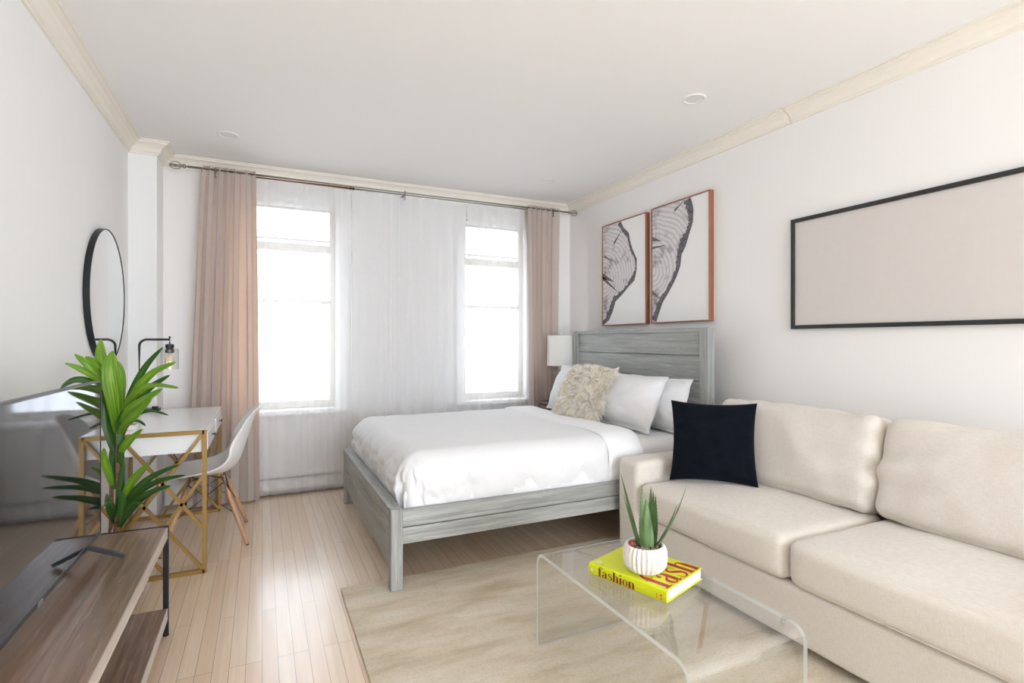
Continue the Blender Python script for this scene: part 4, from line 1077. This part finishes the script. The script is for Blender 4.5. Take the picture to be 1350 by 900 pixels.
# desk lamp
lb_ = V((-.70, 4.34, DZ+.0026)); t = thing('desk_lamp', 'black metal desk lamp with bent arm and clear glass shade on the desk', 'lamp', lb_)
bm = B(); box(bm, lb_.x-.062, lb_.x+.062, lb_.y-.05, lb_.y+.05, lb_.z, lb_.z+.018, .004)
bs = obj('base', bm, 'black', t)
bm = B(); box(bm, lb_.x+.02, lb_.x+.055, lb_.y-.03, lb_.y+.01, lb_.z+.018, lb_.z+.034, .002); obj('switch_block', bm, 'blackplastic', bs)
px_ = lb_.x-.055; zt_ = lb_.z+.49; r_ = .045
pole = [(px_, lb_.y, lb_.z+.016), (px_, lb_.y, zt_-r_)] + [(px_+r_-r_*math.cos(k*PI/16), lb_.y, zt_-r_+r_*math.sin(k*PI/16)) for k in range(1, 9)] + [(px_+.175, lb_.y, zt_)]
obj('arm', tube(B(), pole, .0075, 12), 'black', t, smooth=True)
hx_ = px_+.175
bm = B(); tube(bm, [(hx_, lb_.y, zt_+.022), (hx_, lb_.y, zt_-.035)], .0065, 12); lathe(bm, [(.010, -.030), (.026, -.034), (.027, -.056), (.021, -.058), (.021, -.066), (.027, -.068), (.027, -.090), (.018, -.094)], (hx_, lb_.y, zt_), 24)
sk = obj('socket', bm, 'black', t, smooth=True, angle=40)
obj('bulb', lathe(B(), [(.010, -.094), (.012, -.108), (.024, -.130), (.030, -.152), (.026, -.172), (.010, -.184), (.001, -.186)], (hx_, lb_.y, zt_), 20), 'bulb', sk, smooth=True)
obj('glass_shade', lathe(B(), [(.026, -.060), (.050, -.062), (.055, -.072), (.055, -.205), (.0525, -.205), (.0525, -.074), (.048, -.065), (.026, -.063)], (hx_, lb_.y, zt_), 32, cap=(False, False)), 'jar', t, smooth=True, angle=40)
cdp = [V((lb_.x-.05, lb_.y+.04, lb_.z+.008)), V((-.72, 4.485, DZ+.006)), V((-.72, 4.50, .70)), V((-.71, 4.498, .60)), V((-.60, 4.56, .45)), V((-.50, 4.62, .25)), V((-.47, 4.66, .12)), V((-.52, 4.68, .02))]
cs = []
for i in range(len(cdp)-1):
    p0, p1, p2, p3 = cdp[max(i-1, 0)], cdp[i], cdp[i+1], cdp[min(i+2, len(cdp)-1)]
    for k in range(5):
        f = k/5; cs.append(.5*((2*p1)+(p2-p0)*f+(2*p0-5*p1+4*p2-p3)*f*f+(3*p1-p0-3*p2+p3)*f**3))
obj('power_cord', tube(B(), cs, .0035, 8), 'blackplastic', t, smooth=True)
# small box on the desk
q = V((-.655, 3.47, DZ+.0026)); t = thing('small_box', 'small pale box on the near left of the white desk, half behind the plant', 'box', q)
obj('carton', box(B(), q.x-.04, q.x+.04, q.y-.03, q.y+.03, q.z, q.z+.028, .003), 'ceramic', t)
obj('box_lid', box(B(), q.x-.041, q.x+.041, q.y-.031, q.y+.031, q.z+.028, q.z+.036, .002), 'nickel', t)

# ------------------------------------------------------------------ shell chair (faces the desk, back toward the bed)
cc = V((-.315, 3.875, 0)); t = thing('shell_chair', 'white moulded shell chair on wooden dowel legs pulled up to the desk', 'chair', cc, math.radians(2), world=False)
pp = [(-.235, .405, .185, 0, 0), (-.222, .432, .215, .002, 0), (-.15, .440, .232, .012, 0), (-.05, .428, .236, .032, 0), (.04, .420, .236, .058, 0), (.11, .430, .236, .085, .01), (.165, .470, .232, .085, .04), (.198, .54, .225, .05, .07), (.222, .62, .212, .02, .075), (.246, .70, .190, .0, .062), (.270, .77, .155, 0, .04), (.292, .812, .105, 0, .018), (.302, .822, .06, 0, .005)]
def pint(v):
    m = len(pp)-1; i = min(int(v*m), m-1); f = v*m-i; r = []
    for k in range(5):
        p0, p1, p2, p3 = pp[max(i-1, 0)][k], pp[i][k], pp[i+1][k], pp[min(i+2, m)][k]
        r.append(.5*((2*p1)+(p2-p0)*f+(2*p0-5*p1+4*p2-p3)*f*f+(3*p1-p0-3*p2+p3)*f**3))
    return r
def shell(u, v):
    x, z, w, up_, fwd = pint(v); q = u*2-1; e = abs(q)**2.4
    return V((x - fwd*e, q*w, z + up_*e))
bm = grid(B(), shell, 28, 44)
bmesh.ops.recalc_face_normals(bm, faces=bm.faces)
so_ = obj('seat_shell', bm, 'white_plastic', t, smooth=True)
md = so_.modifiers.new('thick', 'SOLIDIFY'); md.thickness = .007; md.offset = 0
for sx in (-1, 1):
    for sy in (-1, 1):
        a = V((sx*.085, sy*.115, .408)); b = V((sx*.225, sy*.232, .004))
        lg = obj('leg', tube(B(), [a, a.lerp(b, .25), a.lerp(b, .6), b], [.013, .0165, .015, .0105], 14), 'beech', t, smooth=True)
        obj('foot_tip', tube(B(), [b+V((0, 0, .003)), b+V((0, 0, -.0035))], .011, 12), 'blackplastic', lg)
L0 = lambda sx, sy, f: V((sx*.085, sy*.115, .408)).lerp(V((sx*.225, sy*.232, .004)), f)
bm = B()
for sy in (-1, 1): tube(bm, [L0(-1, sy, .08), L0(1, sy, .55)], .0032, 8); tube(bm, [L0(1, sy, .08), L0(-1, sy, .55)], .0032, 8)
for sx in (-1, 1): tube(bm, [L0(sx, -1, .08), L0(sx, 1, .55)], .0032, 8); tube(bm, [L0(sx, 1, .08), L0(sx, -1, .55)], .0032, 8)
tube(bm, [L0(-1, -1, .02), L0(1, 1, .02)], .005, 8); tube(bm, [L0(-1, 1, .02), L0(1, -1, .02)], .005, 8)
obj('wire_bracing', bm, 'black', t, smooth=True)

# ------------------------------------------------------------------ light
wd = bpy.data.worlds.new('world'); SC.world = wd; wd.use_nodes = True
# overcast sky, brighter on the side behind the camera than beyond the two curtained windows
wn, wl = wd.node_tree.nodes, wd.node_tree.links; bg = wn['Background']; bg.inputs['Color'].default_value = (.90, .96, 1.10, 1)
tcw = wn.new('ShaderNodeTexCoord'); sx_ = wn.new('ShaderNodeSeparateXYZ'); mr_ = wn.new('ShaderNodeMapRange')
wl.new(tcw.outputs['Generated'], sx_.inputs[0]); wl.new(sx_.outputs[1], mr_.inputs[0])
mr_.inputs[1].default_value = -.3; mr_.inputs[2].default_value = .3; mr_.inputs[3].default_value = 6.6; mr_.inputs[4].default_value = 2.6
wl.new(mr_.outputs[0], bg.inputs['Strength'])
def portal(name, loc, rot, sx, sy):
    ld = bpy.data.lights.new(name, 'AREA'); ld.shape = 'RECTANGLE'; ld.size = sx; ld.size_y = sy
    ld.cycles.is_portal = True
    o = bpy.data.objects.new(name, ld); COL.objects.link(o); o.location = loc; o.rotation_euler = rot
portal('window_light', ((W1[0]+W1[1])/2, YB+.21, 1.56), (-PI/2, 0, 0), .74, 1.78)
portal('window_light', ((W2[0]+W2[1])/2, YB+.21, 1.56), (-PI/2, 0, 0), .72, 1.78)
portal('window_light', (1.575, YF-.21, 1.30), (PI/2, 0, 0), 2.47, 2.32)  # portal for the unseen added rear window

SC.view_settings.view_transform = 'Standard'; SC.view_settings.look = 'None'
SC.view_settings.exposure = 1.22; SC.view_settings.gamma = 1; SC.view_settings.use_curve_mapping = False
cy = SC.cycles
cy.use_denoising = True
try: cy.denoiser = 'OPENIMAGEDENOISE'; cy.denoising_input_passes = 'RGB_ALBEDO_NORMAL'
except Exception: pass
cy.max_bounces = 12; cy.diffuse_bounces = 7; cy.glossy_bounces = 5; cy.transmission_bounces = 8; cy.transparent_max_bounces = 24
cy.caustics_reflective = False; cy.caustics_refractive = False; cy.sample_clamp_indirect = 8
